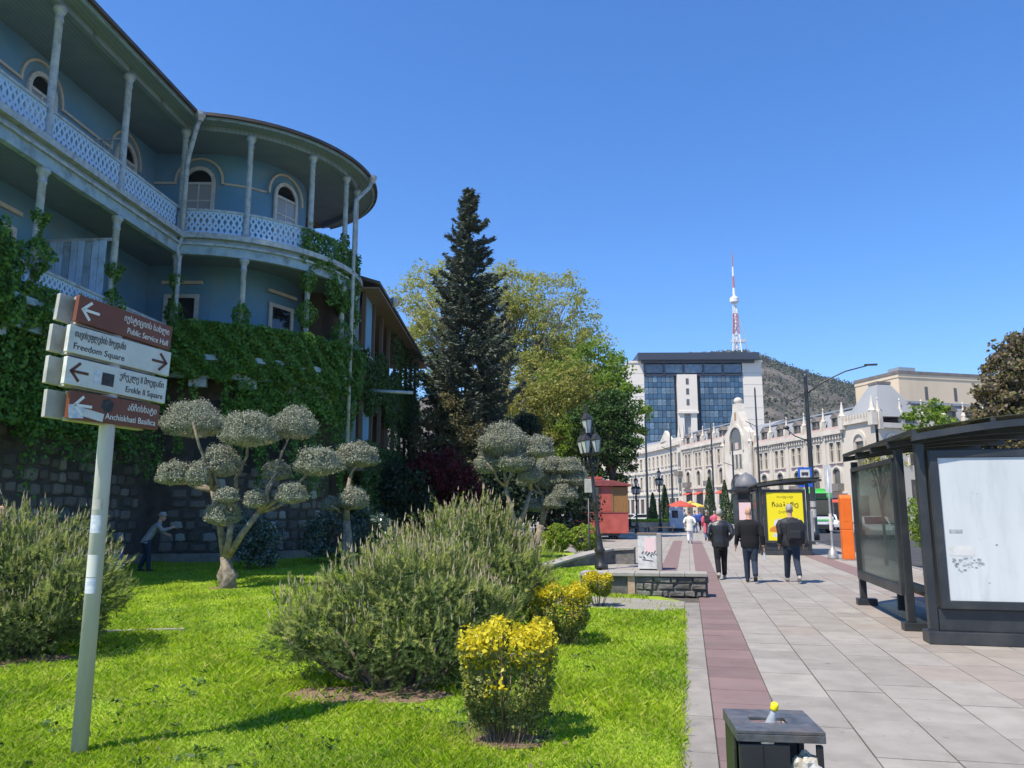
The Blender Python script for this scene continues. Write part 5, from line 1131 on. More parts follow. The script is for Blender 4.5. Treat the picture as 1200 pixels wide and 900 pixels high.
def square():
    # plaza bits beyond the kiosk
    T = thing('planter_bed', 'raised grass bed with a pinkish low wall beyond the kiosk', 'planter', (10.6, 66, 0)); MB().box(-2.6, 2.6, -1.2, 1.2, 0, .75).build('wall', 'hedge_wall', T)
    n = 5000; P = np.stack([RG.uniform(-2.55,2.55,n), RG.uniform(-1.15,1.15,n), np.full(n,.8)+RG.uniform(0,.16,n)], 1); o = raw('grass', leaves(P, None, .2, .25, .8, .3, 1.5), 4, 'grass_blade', T); o['kind'] = 'stuff'
    for i, (x, y, lab) in enumerate(((9.0, 58, 'wooden slat bench under the seated person in black'), (11.4, 60, 'wooden slat bench near the red banded paving'))):
        T = thing('park_bench', lab, 'bench', (x, y, 0), R(-12))
        for k in range(4): MB().box(-1.1, 1.1, -.25+k*.13, -.15+k*.13, .42, .46).build('slat', 'old_wood', T)
        for q in (-.9, .9): MB().box(q-.06, q+.06, -.22, .24, 0, .42).build('leg', 'black_metal', T)
    for u, y, c, lab in ((795,92,'awning_red','red cafe parasol beside the curved white building'),(807,98,'awning_yellow','yellow cafe parasol right of the red one')):
        T = thing('cafe_parasol', lab, 'parasol', ((u-600)/900*y, y, 0)); MB().lathe([(.05,0),(.04,2.5)], 8).build('pole', 'galvanised', T); MB().lathe([(1.9,2.1),(1.85,2.25),(.06,2.85),(.02,2.95)], 10).build('canopy', c, T); MB().lathe([(.4,0),(.4,.08),(.06,.12)], 10).build('base', 'concrete', T)
    T = thing('advert_stand', 'white printed advertising stand on the promenade behind the woman in white', 'stand', tuple(W(66, -.9)), PROM); MB().box(-.6, .55, -.25, .25, .25, 2.0).build('panel', 'sticker_pale', T, bevel=.03); MB().box(-.6, .6, -.3, .3, 0, .2495).build('base', 'black_metal', T); MB().box(-.4, .1, -.26, -.2505, 1.1, 1.7).build('print', 'sticker_dark', T)
    T = thing('newspaper_kiosk', 'grey domed street kiosk standing beside the far bus shelter', 'kiosk', tuple(W(62.6, 4.5)), PROM); MB().lathe([(1.15,0),(1.15,.3),(1.05,.35),(1.05,2.9),(1.4,3.1),(1.45,3.3),(.9,3.38)], 8).build('body', 'anthracite', T); m = MB(); m.lathe([(.88,3.38),(.86,3.7),(.72,4.1),(.45,4.42),(.15,4.56),(.03,4.65)], 16); m.build('dome', 'dome_grey', T, True); MB().box(-.7, .3, -1.14, -1.06, 1.0, 2.3).build('poster', 'ad_pink', T)
    T = thing('cargo_box', 'grey pavement sign case beside the thin bus stop pole', 'sign', tuple(W(42.5, 5.9)), PROM); MB().box(-.35, .35, -.08, .08, .15, 1.7).build('case', 'zinc', T, bevel=.02); MB().box(-.4, .4, -.15, .15, 0, .1495).build('base', 'black_metal', T)
square()
# ---------------------------------------------------------------- far side of the square
class FB:
    """a facade with local x along it, -y outward; alike pieces share one mesh"""
    def __init__(s, name, label, a, b, cat='building'):
        a = Vector(a); b = Vector(b); s.L = (b-a).length; s.T = thing(name, label, cat, (a.x, a.y, 0), math.atan2(b.y-a.y, b.x-a.x)); s.P = {}
    def part(s, key, name, mat, fn, loc=(0,0,0), rz=0, scale=(1,1,1), parent=None):
        if key not in s.P:
            m = MB(); fn(m); o = m.build(name, mat, parent or s.T); s.P[key] = o; o.location = loc; o.rotation_euler = (0, 0, rz); o.scale = scale; return o
        return inst(s.P[key], parent or s.T, loc, (0, 0, rz), scale, name=name)
    def box(s, name, mat, *d, parent=None): return MB().box(*d).build(name, mat, parent or s.T)
def pane(w, h):
    def f(m): m.box(-w/2, w/2, .18, .24, 0, h)
    return f
def surround(w, h, t=.22):
    def f(m): m.ring([(-w/2-t, 0), (-w/2-t, h+t), (w/2+t, h+t), (w/2+t, 0)], [(-w/2, 0), (-w/2, h), (w/2, h), (w/2, 0)], -.14, -.004); m.box(-w/2-t-.1, w/2+t+.1, -.25, -.005, -.24, -.004); m.box(-.05, .05, .12, .175, 0, h); m.box(-w/2, w/2, .12, .174, h*.62, h*.62+.1)
    return f
def archwin(w, h):
    def f(m): m.ring(arch(w+.5, h+.25, 10), arch(w, h, 10), -.18, -.004)
    return f
def dormer(m):
    m.box(-.85, -.6, -.05, 1.8, 0, 2.1); m.box(.6, .85, -.05, 1.8, 0, 2.1); m.prism([(-1.15,2.105),(1.15,2.105),(.8,2.5),(0,3.2),(-.8,2.5)], -.2, 1.9, 'y'); m.box(-.6, .6, .3, .36, 0, 2.1)
def pinnacle(m): m.box(-.32, .32, -.5, .15, -1.2, 1.2); m.lathe([(.42,1.205),(.42,1.4),(.26,1.5),(.05,3.0),(.14,3.1),(.02,3.4)], 6)
def corbels(L):
    def f(m):
        x = .3
        while x < L-.3: m.box(x, x+.28, -.34, -.005, -.75, -.005); x += .75
    return f
def moor_section(F, x0, x1, nb, dz, tag_):
    w = (x1-x0)/nb; holes = []
    for i in range(nb):
        c = x0+w*(i+.5)
        for q in (-.95, .95): holes.append((c+q-.62, c+q+.62, 9.0+dz, 12.0+dz))
        holes.append((c-1.0, c+1.0, 4.9+dz, 7.9+dz)); holes.append((c-1.7, c+1.7, .2, 3.6+dz))
    wallgrid(mb := MB(), x0, x1, 0, 13.2+dz, holes, 0, .3); mb.build('wall', 'moor_wall', F.T)
    for i in range(nb):
        c = x0+w*(i+.5)
        for q in (-.95, .95):
            F.part('p1', 'window', 'far_window', pane(1.24, 3.0), (c+q, 0, 9.0+dz)); F.part('s1', 'window_surround', 'moor_trim', surround(1.24, 3.0, .16), (c+q, 0, 9.0+dz))
        F.part('p2', 'window', 'far_window', pane(2.0, 3.0), (c, 0, 4.9+dz)); F.part('a2', 'arch_surround', 'moor_trim', archwin(2.0, 3.3), (c, 0, 4.9+dz))
        F.part('bl', 'balcony', 'dormer_dark', lambda m: [m.box(-1.5, 1.5, -1.0, -.005, -.2, 0), m.box(-1.5, 1.5, -1.0, -.96, 0, .95), m.box(-1.5, -1.46, -.955, -.01, 0, .95), m.box(1.46, 1.5, -.955, -.01, 0, .95)], (c, 0, 4.75+dz)) if i % 2 == 0 else None
        o = F.part('p3'+tag_, 'shop_front', 'shop_dark', pane(3.4, 3.4+dz), (c, 0, .2)); F.part('a3', 'awning', 'far_wood' if i % 2 else 'awning_red', lambda m: m.prism([(-.02,3.1),(-1.1,2.6),(-1.1,2.45),(-.02,2.9)], -1.6, 1.6, 'x'), (c, 0, .4+dz))
        F.part('d', 'dormer', 'dormer_dark', dormer, (c, .15, 14.0+dz), 0, (.95, .8, .82)); F.part('dw', 'dormer_window', 'far_window', lambda m: m.box(-.6, .6, .22, .28, .15, 2.0), (c, .1, 14.0+dz), 0, (.95, 1, .82))
        F.part('pl', 'pilaster', 'moor_trim', lambda m: m.box(-.34, .34, -.2, -.003, 0, 13.2), (x0+w*i, 0, 0), 0, (1, 1, (13.2+dz)/13.2)); F.part('pn', 'pinnacle', 'moor_trim', pinnacle, (x0+w*i, 0, 14.2+dz))
        F.part('pp', 'panel', 'moor_pink', lambda m: m.box(-1.9, 1.9, -.06, -.003, 0, .5), (c, 0, 8.35+dz))
    F.box('cornice', 'moor_trim', x0, x1, -.55, .1, 13.2+dz, 13.9+dz); F.box('string_course', 'moor_trim', x0, x1, -.3, -.002, 4.2+dz, 4.55+dz); F.part('cb'+tag_, 'corbel_table', 'moor_trim', corbels(x1-x0), (x0, 0, 13.2+dz))['kind'] = 'stuff'
    F.box('parapet', 'moor_pink', x0, x1, -.3, -.05, 13.901+dz, 14.35+dz); MB().prism([(.1,13.9+dz),(1.9,17.0+dz),(5,17.3+dz),(7.2,13.9+dz)], x0, x1, 'x').build('mansard_roof', 'mansard', F.T); F.box('roof_ridge', 'zinc', x0, x1, 1.6, 2.1, 16.95+dz, 17.2+dz)
ML = lambda u: 69.55/((u-600)/900+.17)
def moorish():
    A = (69.55-.17*ML(800)-0, ML(800)); B = (69.55-.17*ML(1030), ML(1030)); F = FB('gabled_building', 'long white ornate building with grey mansard roof, pointed gable and corner tower', A, B)
    X = lambda u: (ML(800)-ML(u))/(ML(800)-ML(1030))*F.L
    g0, g1, t0 = X(852), X(886), X(992); moor_section(F, 0, g0, 4, 2.2, 'l'); moor_section(F, g1, t0, 5, 0, 'r')
    # gable
    c = (g0+g1)/2; w = (g1-g0)/2; po = [(-w,0),(w,0),(w,13.5),(w*.86,14.2),(w*.80,16.2),(w*.5,17.4),(w*.34,19.0),(w*.2,20.6),(w*.15,22.2),(-w*.15,22.2),(-w*.2,20.6),(-w*.34,19.0),(-w*.5,17.4),(-w*.80,16.2),(-w*.86,14.2),(-w,13.5)]
    M = Matrix.Translation((c, 0, 0)); MB().prism(po, -.9, .6, 'y', M).build('gable_wall', 'moor_trim', F.T); MB().ell((c, -.15, 22.75), (.85,.85,.75), 12, 8).build('finial_dome', 'moor_trim', F.T, True)
    MB().prism(arch(w*.85, 4.6, 12, 0, 13.2), -.93, -.89, 'y', M).build('arch_recess', 'far_window', F.T); MB().ring(arch(w*.85+.9, 5.1, 12, 0, 13.0), arch(w*.85, 4.6, 12, 0, 13.0), -1.15, -.901, M).build('arch_moulding', 'moor_trim', F.T); MB().box(c-.5, c+.9, -1.0, -.935, 13.3, 14.6).build('loggia_rail', 'moor_pink', F.T)
    MB().prism(arch(.8, 1.7, 8, 0, 18.9), -.93, -.901, 'y', M).build('gable_slit', 'far_wood', F.T)
    for q in (-1.6, 0, 1.6): MB().box(c+q-.5, c+q+.5, -.93, -.902, 9.6, 12.3).build('window', 'far_window', F.T); MB().ring([(q-.7,9.6),(q-.7,12.5),(q+.7,12.5),(q+.7,9.6)], [(q-.5,9.6),(q-.5,12.3),(q+.5,12.3),(q+.5,9.6)], -1.02, -.903, M).build('window_surround', 'moor_trim', F.T)
    MB().prism(arch(w*.95, 4.3, 10, 0, 4.3), -.93, -.904, 'y', M).build('arch_recess', 'far_window', F.T); MB().ring(arch(w*.95+.8, 4.7, 10, 0, 4.3), arch(w*.95, 4.3, 10, 0, 4.3), -1.15, -.905, M).build('arch_moulding', 'moor_trim', F.T); MB().box(c-1.4, c+1.4, -.95, -.902, 0, 3.4).build('door', 'far_wood', F.T)
    for q in (-w+.3, w-.3): F.part('gp', 'buttress', 'moor_trim', lambda m: [m.box(-.45,.45,-1.2,-.9,0,14.4), m.lathe([(.5,14.405),(.3,14.8),(.05,16.6)], 6, (0,-1,0))], (c+q, 0, 0))
    MB().prism([(-.0,14),(2.4,17.2),(6,18.6),(9,14)], g0, g1, 'x').build('mansard_roof', 'mansard', F.T)
    # corner tower
    L = F.L; holes = [(t0+2.7, t0+4.9, 7.6, 11.6), (t0+2.6, t0+5.0, .3, 3.8)]; wallgrid(mb := MB(), t0, L, 0, 14.2, holes, -.35, .3); mb.build('tower_wall', 'moor_wall', F.T)
    MB().box(t0, t0+.01, -.35, 0, 0, 14.2).build('tower_return', 'moor_wall', F.T); cx = t0+3.8; F.box('window', 'far_window', cx-1.1, cx+1.1, -.1, -.06, 7.6, 11.6); MB().ring(arch(3.2, 5.6, 12, cx, 7.6), arch(2.4, 5.0, 12, cx, 7.6), -.6, -.352).build('arch_moulding', 'moor_trim', F.T); F.box('shop_front', 'shop_dark', cx-1.2, cx+1.2, -.1, -.06, .3, 3.8)
    F.box('tower_cornice', 'moor_trim', t0-.2, L+.2, -.75, .1, 14.2, 14.7)
    x = t0
    while x < L: F.part('mer', 'merlon', 'moor_trim', lambda m: m.box(0, .42, -.6, -.3, 0, .8), (x, 0, 14.705)); x += .72
    hw = (L-t0)/2; v = [(t0,-.2,14.8),(L,-.2,14.8),(L,7.2,14.8),(t0,7.2,14.8)]; k = 1.0; tx, ty = (t0+L)/2, 3.5; v += [(tx-k,ty-k,19.9),(tx+k,ty-k,19.9),(tx+k,ty+k,19.9),(tx-k,ty+k,19.9)]
    MB().add(v, [(0,3,2,1),(4,5,6,7),(0,1,5,4),(1,2,6,5),(2,3,7,6),(3,0,4,7)]).build('tower_roof', 'mansard', F.T); F.box('tower_crest', 'dormer_dark', tx-k-.1, tx+k+.1, ty-k-.1, ty+k+.1, 19.901, 20.3)
    for q in (t0+.2, L-.2): F.part('tp', 'tower_pinnacle', 'moor_trim', lambda m: [m.box(-.5,.5,-.95,-.1,13.6,15.6), m.lathe([(.6,15.605),(.35,16.0),(.06,17.8)], 6, (0,-.5,0))], (q, 0, 0))
    F.box('back_mass', 'moor_wall', 0, L, 7.3, 15, 0, 14)
    # shaded wing going right from the corner
    B = Vector(B); D = Vector((23, 8)).normalized(); Wg = FB('side_wing', 'shaded wing of the ornate building with grey roof, dormers and small spires', B+D*.1, B+D*34)
    L = Wg.L; hol = [(4.0*i+1.2, 4.0*i+3.2, 8.0, 11.6) for i in range(8)]+[(4.0*i+1.2, 4.0*i+3.2, 3, 6) for i in range(8)]; wallgrid(mb := MB(), 0, L, 0, 13.2, hol, 0, .3); mb.build('wall', 'moor_wall', Wg.T)
    for i in range(8):
        for z, h in ((8.0, 3.6), (3, 3)): Wg.part('w%d' % z, 'window', 'far_window', pane(2.0, h), (4.0*i+2.2, 0, z))
        Wg.part('aw', 'arch_surround', 'moor_trim', archwin(2.0, 4.2), (4.0*i+2.2, 0, 8.0)); Wg.part('pn', 'pinnacle', 'moor_trim', pinnacle, (4.0*i+.2, 0, 14.2))
        if i: Wg.part('d', 'dormer', 'dormer_dark', dormer, (4.0*i+2.2, .25, 14.0)); Wg.part('dw', 'dormer_window', 'far_window', lambda m: m.box(-.6, .6, .22, .28, .15, 2.0), (4.0*i+2.2, .2, 14.0))
    Wg.box('cornice', 'moor_trim', 0, L, -.5, .1, 13.2, 13.9); MB().prism([(.1,13.9),(1.6,17.2),(8,17.8),(8,13.9)], 4.6, L, 'x').build('mansard_roof', 'mansard', Wg.T); Wg.box('roof_ridge', 'zinc', 4.6, L, 1.3, 1.8, 17.15, 17.5); Wg.box('back_mass', 'moor_wall', 4.6, L, 6, 7.9, 0, 13.8)
moorish()
def curved():
    pts = [(23, 233), (31.3, 223), (35.6, 208), (38.0, 192), (69.55-.17*ML(800)-.3, ML(800)+.6)]; T = thing('curved_building', 'pale curved classical building with two rows of windows left of the ornate white one', 'building', (pts[2][0], pts[2][1], 0))
    proto = {}
    for a, b in zip(pts, pts[1:]):
        a = Vector(a); b = Vector(b); L = (b-a).length; M = T.matrix_basis.inverted() @ FM((a.x, a.y, 0), math.atan2(b.y-a.y, b.x-a.x)); n = max(2, round(L/3.1)); w = L/n; holes = []
        for i in range(n):
            c = w*(i+.5); holes += [(c-.65, c+.65, 12.6, 15.3), (c-.65, c+.65, 7.2, 10.4), (c-1.1, c+1.1, .3, 4.6)]
        wallgrid(mb := MB(), 0, L, 0, 16.8, holes, 0, .3, M); mb.build('wall', 'left_wall', T)
        for nm, z0, z1, d, mt in (('cornice',16.8,17.5,.6,'moor_trim'),('parapet',17.501,18.6,.15,'left_wall'),('string_course',11.2,11.7,.35,'moor_trim'),('string_course',5.6,6.1,.35,'moor_trim')): MB().box(0, L, -d, .2 if z0 > 16 else -.003, z0, z1, M).build(nm, mt, T)
        MB().prism([(.2,18.4),(6,20.5),(12,18.4)], 0, L, 'x', M).build('roof', 'zinc', T)
        for i in range(n):
            c = w*(i+.5)
            for k, z, h, ww, mt in (('u',12.6,2.7,1.3,'far_window'),('m',7.2,3.2,1.3,'far_window'),('g',.3,4.3,2.2,'shop_dark')):
                m = M @ Matrix.Translation((c, 0, z))
                if k not in proto: o = MB(); pane(ww, h)(o); proto[k] = o.build('window' if k != 'g' else 'shop_front', mt, T); proto[k].matrix_basis = m
                else: inst(proto[k], T, M=m)
                if k != 'g':
                    if k+'s' not in proto: o = MB(); surround(ww, h, .28)(o); proto[k+'s'] = o.build('window_surround', 'moor_trim', T); proto[k+'s'].matrix_basis = m
                    else: inst(proto[k+'s'], T, M=m)
    c = Vector((38.6, 190)); M = T.matrix_basis.inverted() @ FM((c.x-.3, c.y, 0), math.atan2(-14, 2)); MB().prism([(-4,18.6),(4,18.6),(0,21.2)], -.4, .4, 'y', M).build('pediment', 'moor_trim', T)
    T = thing('cream_pier', 'narrow gable end pier with spikes between the curved and the ornate building', 'building', (39.4, 178.6, 0), math.atan2(-40, 7)); MB().box(-1.4, 1.4, -.6, 2, 0, 18.2).build('pier', 'moor_trim', T)
    for q in (-1.2, 1.2): MB().lathe([(.4,18.2),(.4,19),(.1,21.5),(.02,21.8)], 6, (q, 0, 0)).build('spike', 'moor_trim', T)
    MB().box(-.7, .7, -.66, -.602, 11, 15).build('window', 'far_window', T); MB().box(-1.5, 1.5, -1.5, -.603, 9.6, 10.6).build('balcony', 'dormer_dark', T); MB().box(-.7, .7, -.66, -.602, 5, 9).build('window', 'far_window', T)
curved()
def office():
    F = FB('office_tower', 'tall office block with blue glass front between pale stone wings', (40.3, 262), (86.2, 261)); L = F.L; S = 'office_stone'
    F.box('stone_wing', S, 0, 5.4, 0, 20, 0, 52.2); F.box('stone_wing', S, L-6.6, L, 0, 20, 0, 52.2)
    for x0, x1 in ((0, 5.4), (L-6.6, L)): F.box('wing_cornice', S, x0-.3, x1+.3, -.3, 19.9, 52.201, 52.9)
    for k in range(11):
        for x0, x1 in ((0, 5.4), (L-6.6, L)): F.part('j%d' % x0, 'panel_joint', 'office_grey', lambda m, x0=x0, x1=x1: m.box(x0+.02, x1-.02, -.03, -.002, 0, .1), (0, 0, 8+k*4.05))
    F.box('core', 'mullion', 5.4, L-6.6, 1.2, 19.5, 0, 52)
    for k in range(9): 
        for q in (6, 11): F.box('side_window', 'far_window', -.06, -.004, q, q+.8, 10+k*4.3, 11.6+k*4.3)
    F.box('roof_slab', 'office_top', 3.2, L-1.2, -2.2, 18, 52.91, 55.4); F.box('roof_fascia', 'office_top', 4.5, L-2.6, -1.0, .3, 52.0, 52.905)
    # glass: each pane is set between dark bars
    c0, c1 = 16.6, 23.3; nx = 23; w = (L-12-.0)/nx; rr = random.Random(9)
    for f in range(7):
        z = 47.6-4.05*(f+1)
        for i in range(nx):
            x0 = 5.4+w*i; x1 = x0+w
            if x1 > c0-.2 and x0 < c1+.2: continue
            F.part('gp', 'glass_pane', 'office_glass', lambda m: m.box(.06, w-.06, .0, .06, .1, 1.75), (x0, 0, z)); F.part('bp%d' % (rr.random() < .35), 'glass_pane', 'office_blind', lambda m: m.box(.06, w-.06, .0, .06, 1.9, 3.95), (x0, 0, z)) if rr.random() < .62 else F.part('gq', 'glass_pane', 'office_glass', lambda m: m.box(.06, w-.06, 0, .06, 1.9, 3.95), (x0, 0, z))
            F.part('ml', 'mullion_bar', 'mullion', lambda m: m.box(-.06, .06, -.05, .1, 0, 4.05), (x0+w/2, 0, z)) if 0 else None
    for i in range(5):
        a = 5.6+i*(L-12.2)/5; F.box('top_glazing', 'office_blind', a+.35, a+(L-12.2)/5-.35, -.2, -.1, 48.6, 51.6); F.box('top_pier', 'office_top', a-.3, a+.3, -.5, .4, 48, 52.0)
    F.box('spandrel', 'office_top', 5.4, L-6.6, -.3, 1.2, 47.6, 48.3); F.box('centre_panel', S, c0, c1, -1.2, 1.2, 35.2, 47.9); F.box('panel_ledge', S, c0-.1, c1+.1, -1.6, 1.2, 34.4, 35.19)
    for z in (37.2, 40.9, 44.4): F.box('slot_window', 'far_window', (c0+c1)/2-.5, (c0+c1)/2+.5, -1.26, -1.202, z, z+2.1)
    for x in (c0, c1-2.4): F.box('pier', S, x, x+2.0, -1.0, 1.2, 10, 34.39)
    F.box('centre_recess', 'office_grey', c0+2.001, c1-2.401, .2, 1.2, 10, 34.39)
office()
def beige():
    F = FB('beige_building', 'big plain beige block with a flat roof above the ornate building', (97, 190), (126, 197.5)); L = F.L
    MB().box(0, L, 0, 16, 0, 35.6).build('wall', 'beige_wall', F.T); F.box('roof_edge', 'dormer_dark', -.3, L, -.3, 16.2, 35.61, 36.4); F.box('cornice_band', 'beige_wall', -.15, L, -.15, 16.1, 34.7, 35.605)
    for x in (7.6, 16.5, 25): F.box('slot_window', 'far_window', x, x+.9, -.06, -.003, 29.2, 32.6)
    for x in (3.4, 12.5, 22): F.box('vent', 'far_window', x, x+.8, -.06, -.003, 25.5, 26.7)
    F.box('roof_unit', 'zinc', 3, 8, 3, 7, 36.41, 38); F.box('vent', 'far_window', -.06, -.003, 9, 9.8, 32.5, 33.4)
beige()
def hill():
    rid = [(300,520),(480,470),(600,462),(690,442),(720,434),(790,424),(830,417),(880,415),(900,420),(930,432),(970,445),(1010,455),(1060,466),(1160,480),(1300,500)]
    us = np.linspace(300, 1300, 170); rv = np.interp(us, [a for a, b in rid], [b for a, b in rid]); ny = 46; Y = np.concatenate([np.linspace(420, 1010, ny), [1040, 1100, 1250, 1500]])
    k = np.convolve(RG.normal(size=400), np.ones(9)/9, 'same'); V = []
    g1 = RG.uniform(0, 6.28, (6, 2)); fr = RG.uniform(.006, .03, (6, 2))
    for j, y in enumerate(Y):
        for i, u in enumerate(us):
            x = (u-600)/900*y*.99; top = CAMH+(598-rv[i])/900*1010*1.01; t = min((y-420)/590, 1)
            h = top*(.08+.92*t**.85) if y <= 1010 else top-(y-1010)*.12
            nz = sum(math.sin(x*fr[q,0]+g1[q,0])*math.sin(y*fr[q,1]*1.3+g1[q,1]) for q in range(6))
            gul = abs(math.sin(x*.021+.6*math.sin(y*.008)+nz*.3)); h += (nz*2.5-gul*9+4+4*abs(math.sin(x*.09+y*.05))*math.sin(x*.05-y*.07)+1.5*math.sin(x*.31+2*math.sin(y*.11)))*(1 if y < 940 else .15)*min(1, t*3)
            if 985 < y < 1045: h += abs(k[i*2])*9
            V.append((x, y, h))
    n = len(us); F = [(j*n+i, j*n+i+1, (j+1)*n+i+1, (j+1)*n+i) for j in range(len(Y)-1) for i in range(n-1)]
    me = bpy.data.meshes.new('hill'); me.from_pydata(V, [], F); tag(mobj('hill', me, 'rock_hill', None, True), kind='structure')
    # scrub and trees along the crest: one far-off wood
    P = []
    for q in range(7000):
        u = RG.uniform(640, 1100); y = 1010-abs(RG.normal())*(45 if q < 3000 else 300); y = max(y, 520); x = (u-600)/900*y*.99; v = np.interp(u, [a for a, b in rid], [b for a, b in rid]); t = min((y-420)/590, 1); h = (CAMH+(598-v)/900*1010*1.01)*(.08+.92*t**.85)
        P.append((x, y, h))
    P = np.array(P); V = []
    for c in range(4): V.append(leaves(P+RG.normal(size=P.shape)*np.array([3,3,2.0])+np.array([0,0,1.5]), None, 2.6, .7, .8))
    tag(raw('crest_wood', np.concatenate(V), 4, 'scrub_leaf'), 'thin dark wood along the crest of the far hill', 'wood', kind='stuff')
    T = thing('hilltop_pavilion', 'low white colonnaded pavilion on the crest of the far hill', 'building', (232, 1000, 200)); MB().box(-24, 24, 0, 12, -20, 5).build('hall', 'office_grey', T)
    for i in range(13): MB().box(-23+i*3.6, -21.6+i*3.6, -1.5, -.01, -20, 5).build('pier', 'tower_white', T)
    MB().box(-25, 25, -2, 13, 5.01, 7).build('cornice', 'tower_white', T)
    # television tower
    y = 1040; b = Vector(((871.5-600)/900*y*.99, y, 206)); T = thing('television_tower', 'red and white lattice television tower on the crest of the far hill', 'tower', tuple(b)); s = 1.0; H = [0,18,36,52,66,78]; Wd = [8.5,6.3,5.0,3.9,3.0,2.4]
    legs = MB(); rows = []
    for i in range(3):
        a = R(90+120*i); 
        for j in range(5):
            p = Vector((math.cos(a)*Wd[j], math.sin(a)*Wd[j], H[j])); q = Vector((math.cos(a)*Wd[j+1], math.sin(a)*Wd[j+1], H[j+1])); MB().beam(p, q, 1.3).build('leg', 'tower_red' if j in (2, 3) else 'tower_white', T)
            a2 = R(90+120*(i+1)); p2 = Vector((math.cos(a2)*Wd[j], math.sin(a2)*Wd[j], H[j])); q2 = Vector((math.cos(a2)*Wd[j+1], math.sin(a2)*Wd[j+1], H[j+1])); m = MB(); m.beam(p, q2, .6); m.beam(p2, q, .6); m.beam(q, q2, .7); m.build('brace', 'tower_red' if j in (2, 3) else 'tower_white', T)
    m = MB(); m.lathe([(2.2,0),(2.0,60),(1.7,80)], 8); m.build('shaft', 'tower_white', T); MB().box(-7, 12, -3, 3, 25, 29).build('platform', 'lantern_glass', T); MB().lathe([(2,80),(6.0,82.5),(6.2,88),(2.5,91)], 16).build('pod', 'tower_white', T)
    for z0, z1, r, c in ((91,103,1.9,'tower_white'),(103,120,1.5,'tower_red'),(120,134,1.3,'tower_white'),(134,152,.8,'tower_red'),(152,160,.3,'tower_red')): MB().lathe([(r,z0),(r*.85,z1-.01)], 8).build('mast_section', c, T)
    m = MB(); m.beam((1.5,0,74), (13,-2,26), 1.0); m.beam((12,-2,24), (24,-2,-6), .8); m.build('inclined_leg', 'office_grey', T)
    MB().box(-14, 16, -6, 6, -14, 3).build('base_building', 'lantern_glass', T)
    for dx, hh in ((34, 20), (112, 16), (47, 12)): q = thing('mast', {34:'thin mast close to the television tower on the hill',112:'thin mast farther down the crest of the hill',47:'shortest thin mast on the hill crest'}[dx], 'mast', (b.x+dx, y-20, 190 if dx < 100 else 168)); MB().lathe([(.5,0),(.2,hh)], 6).build('pole', 'office_grey', q)
hill()
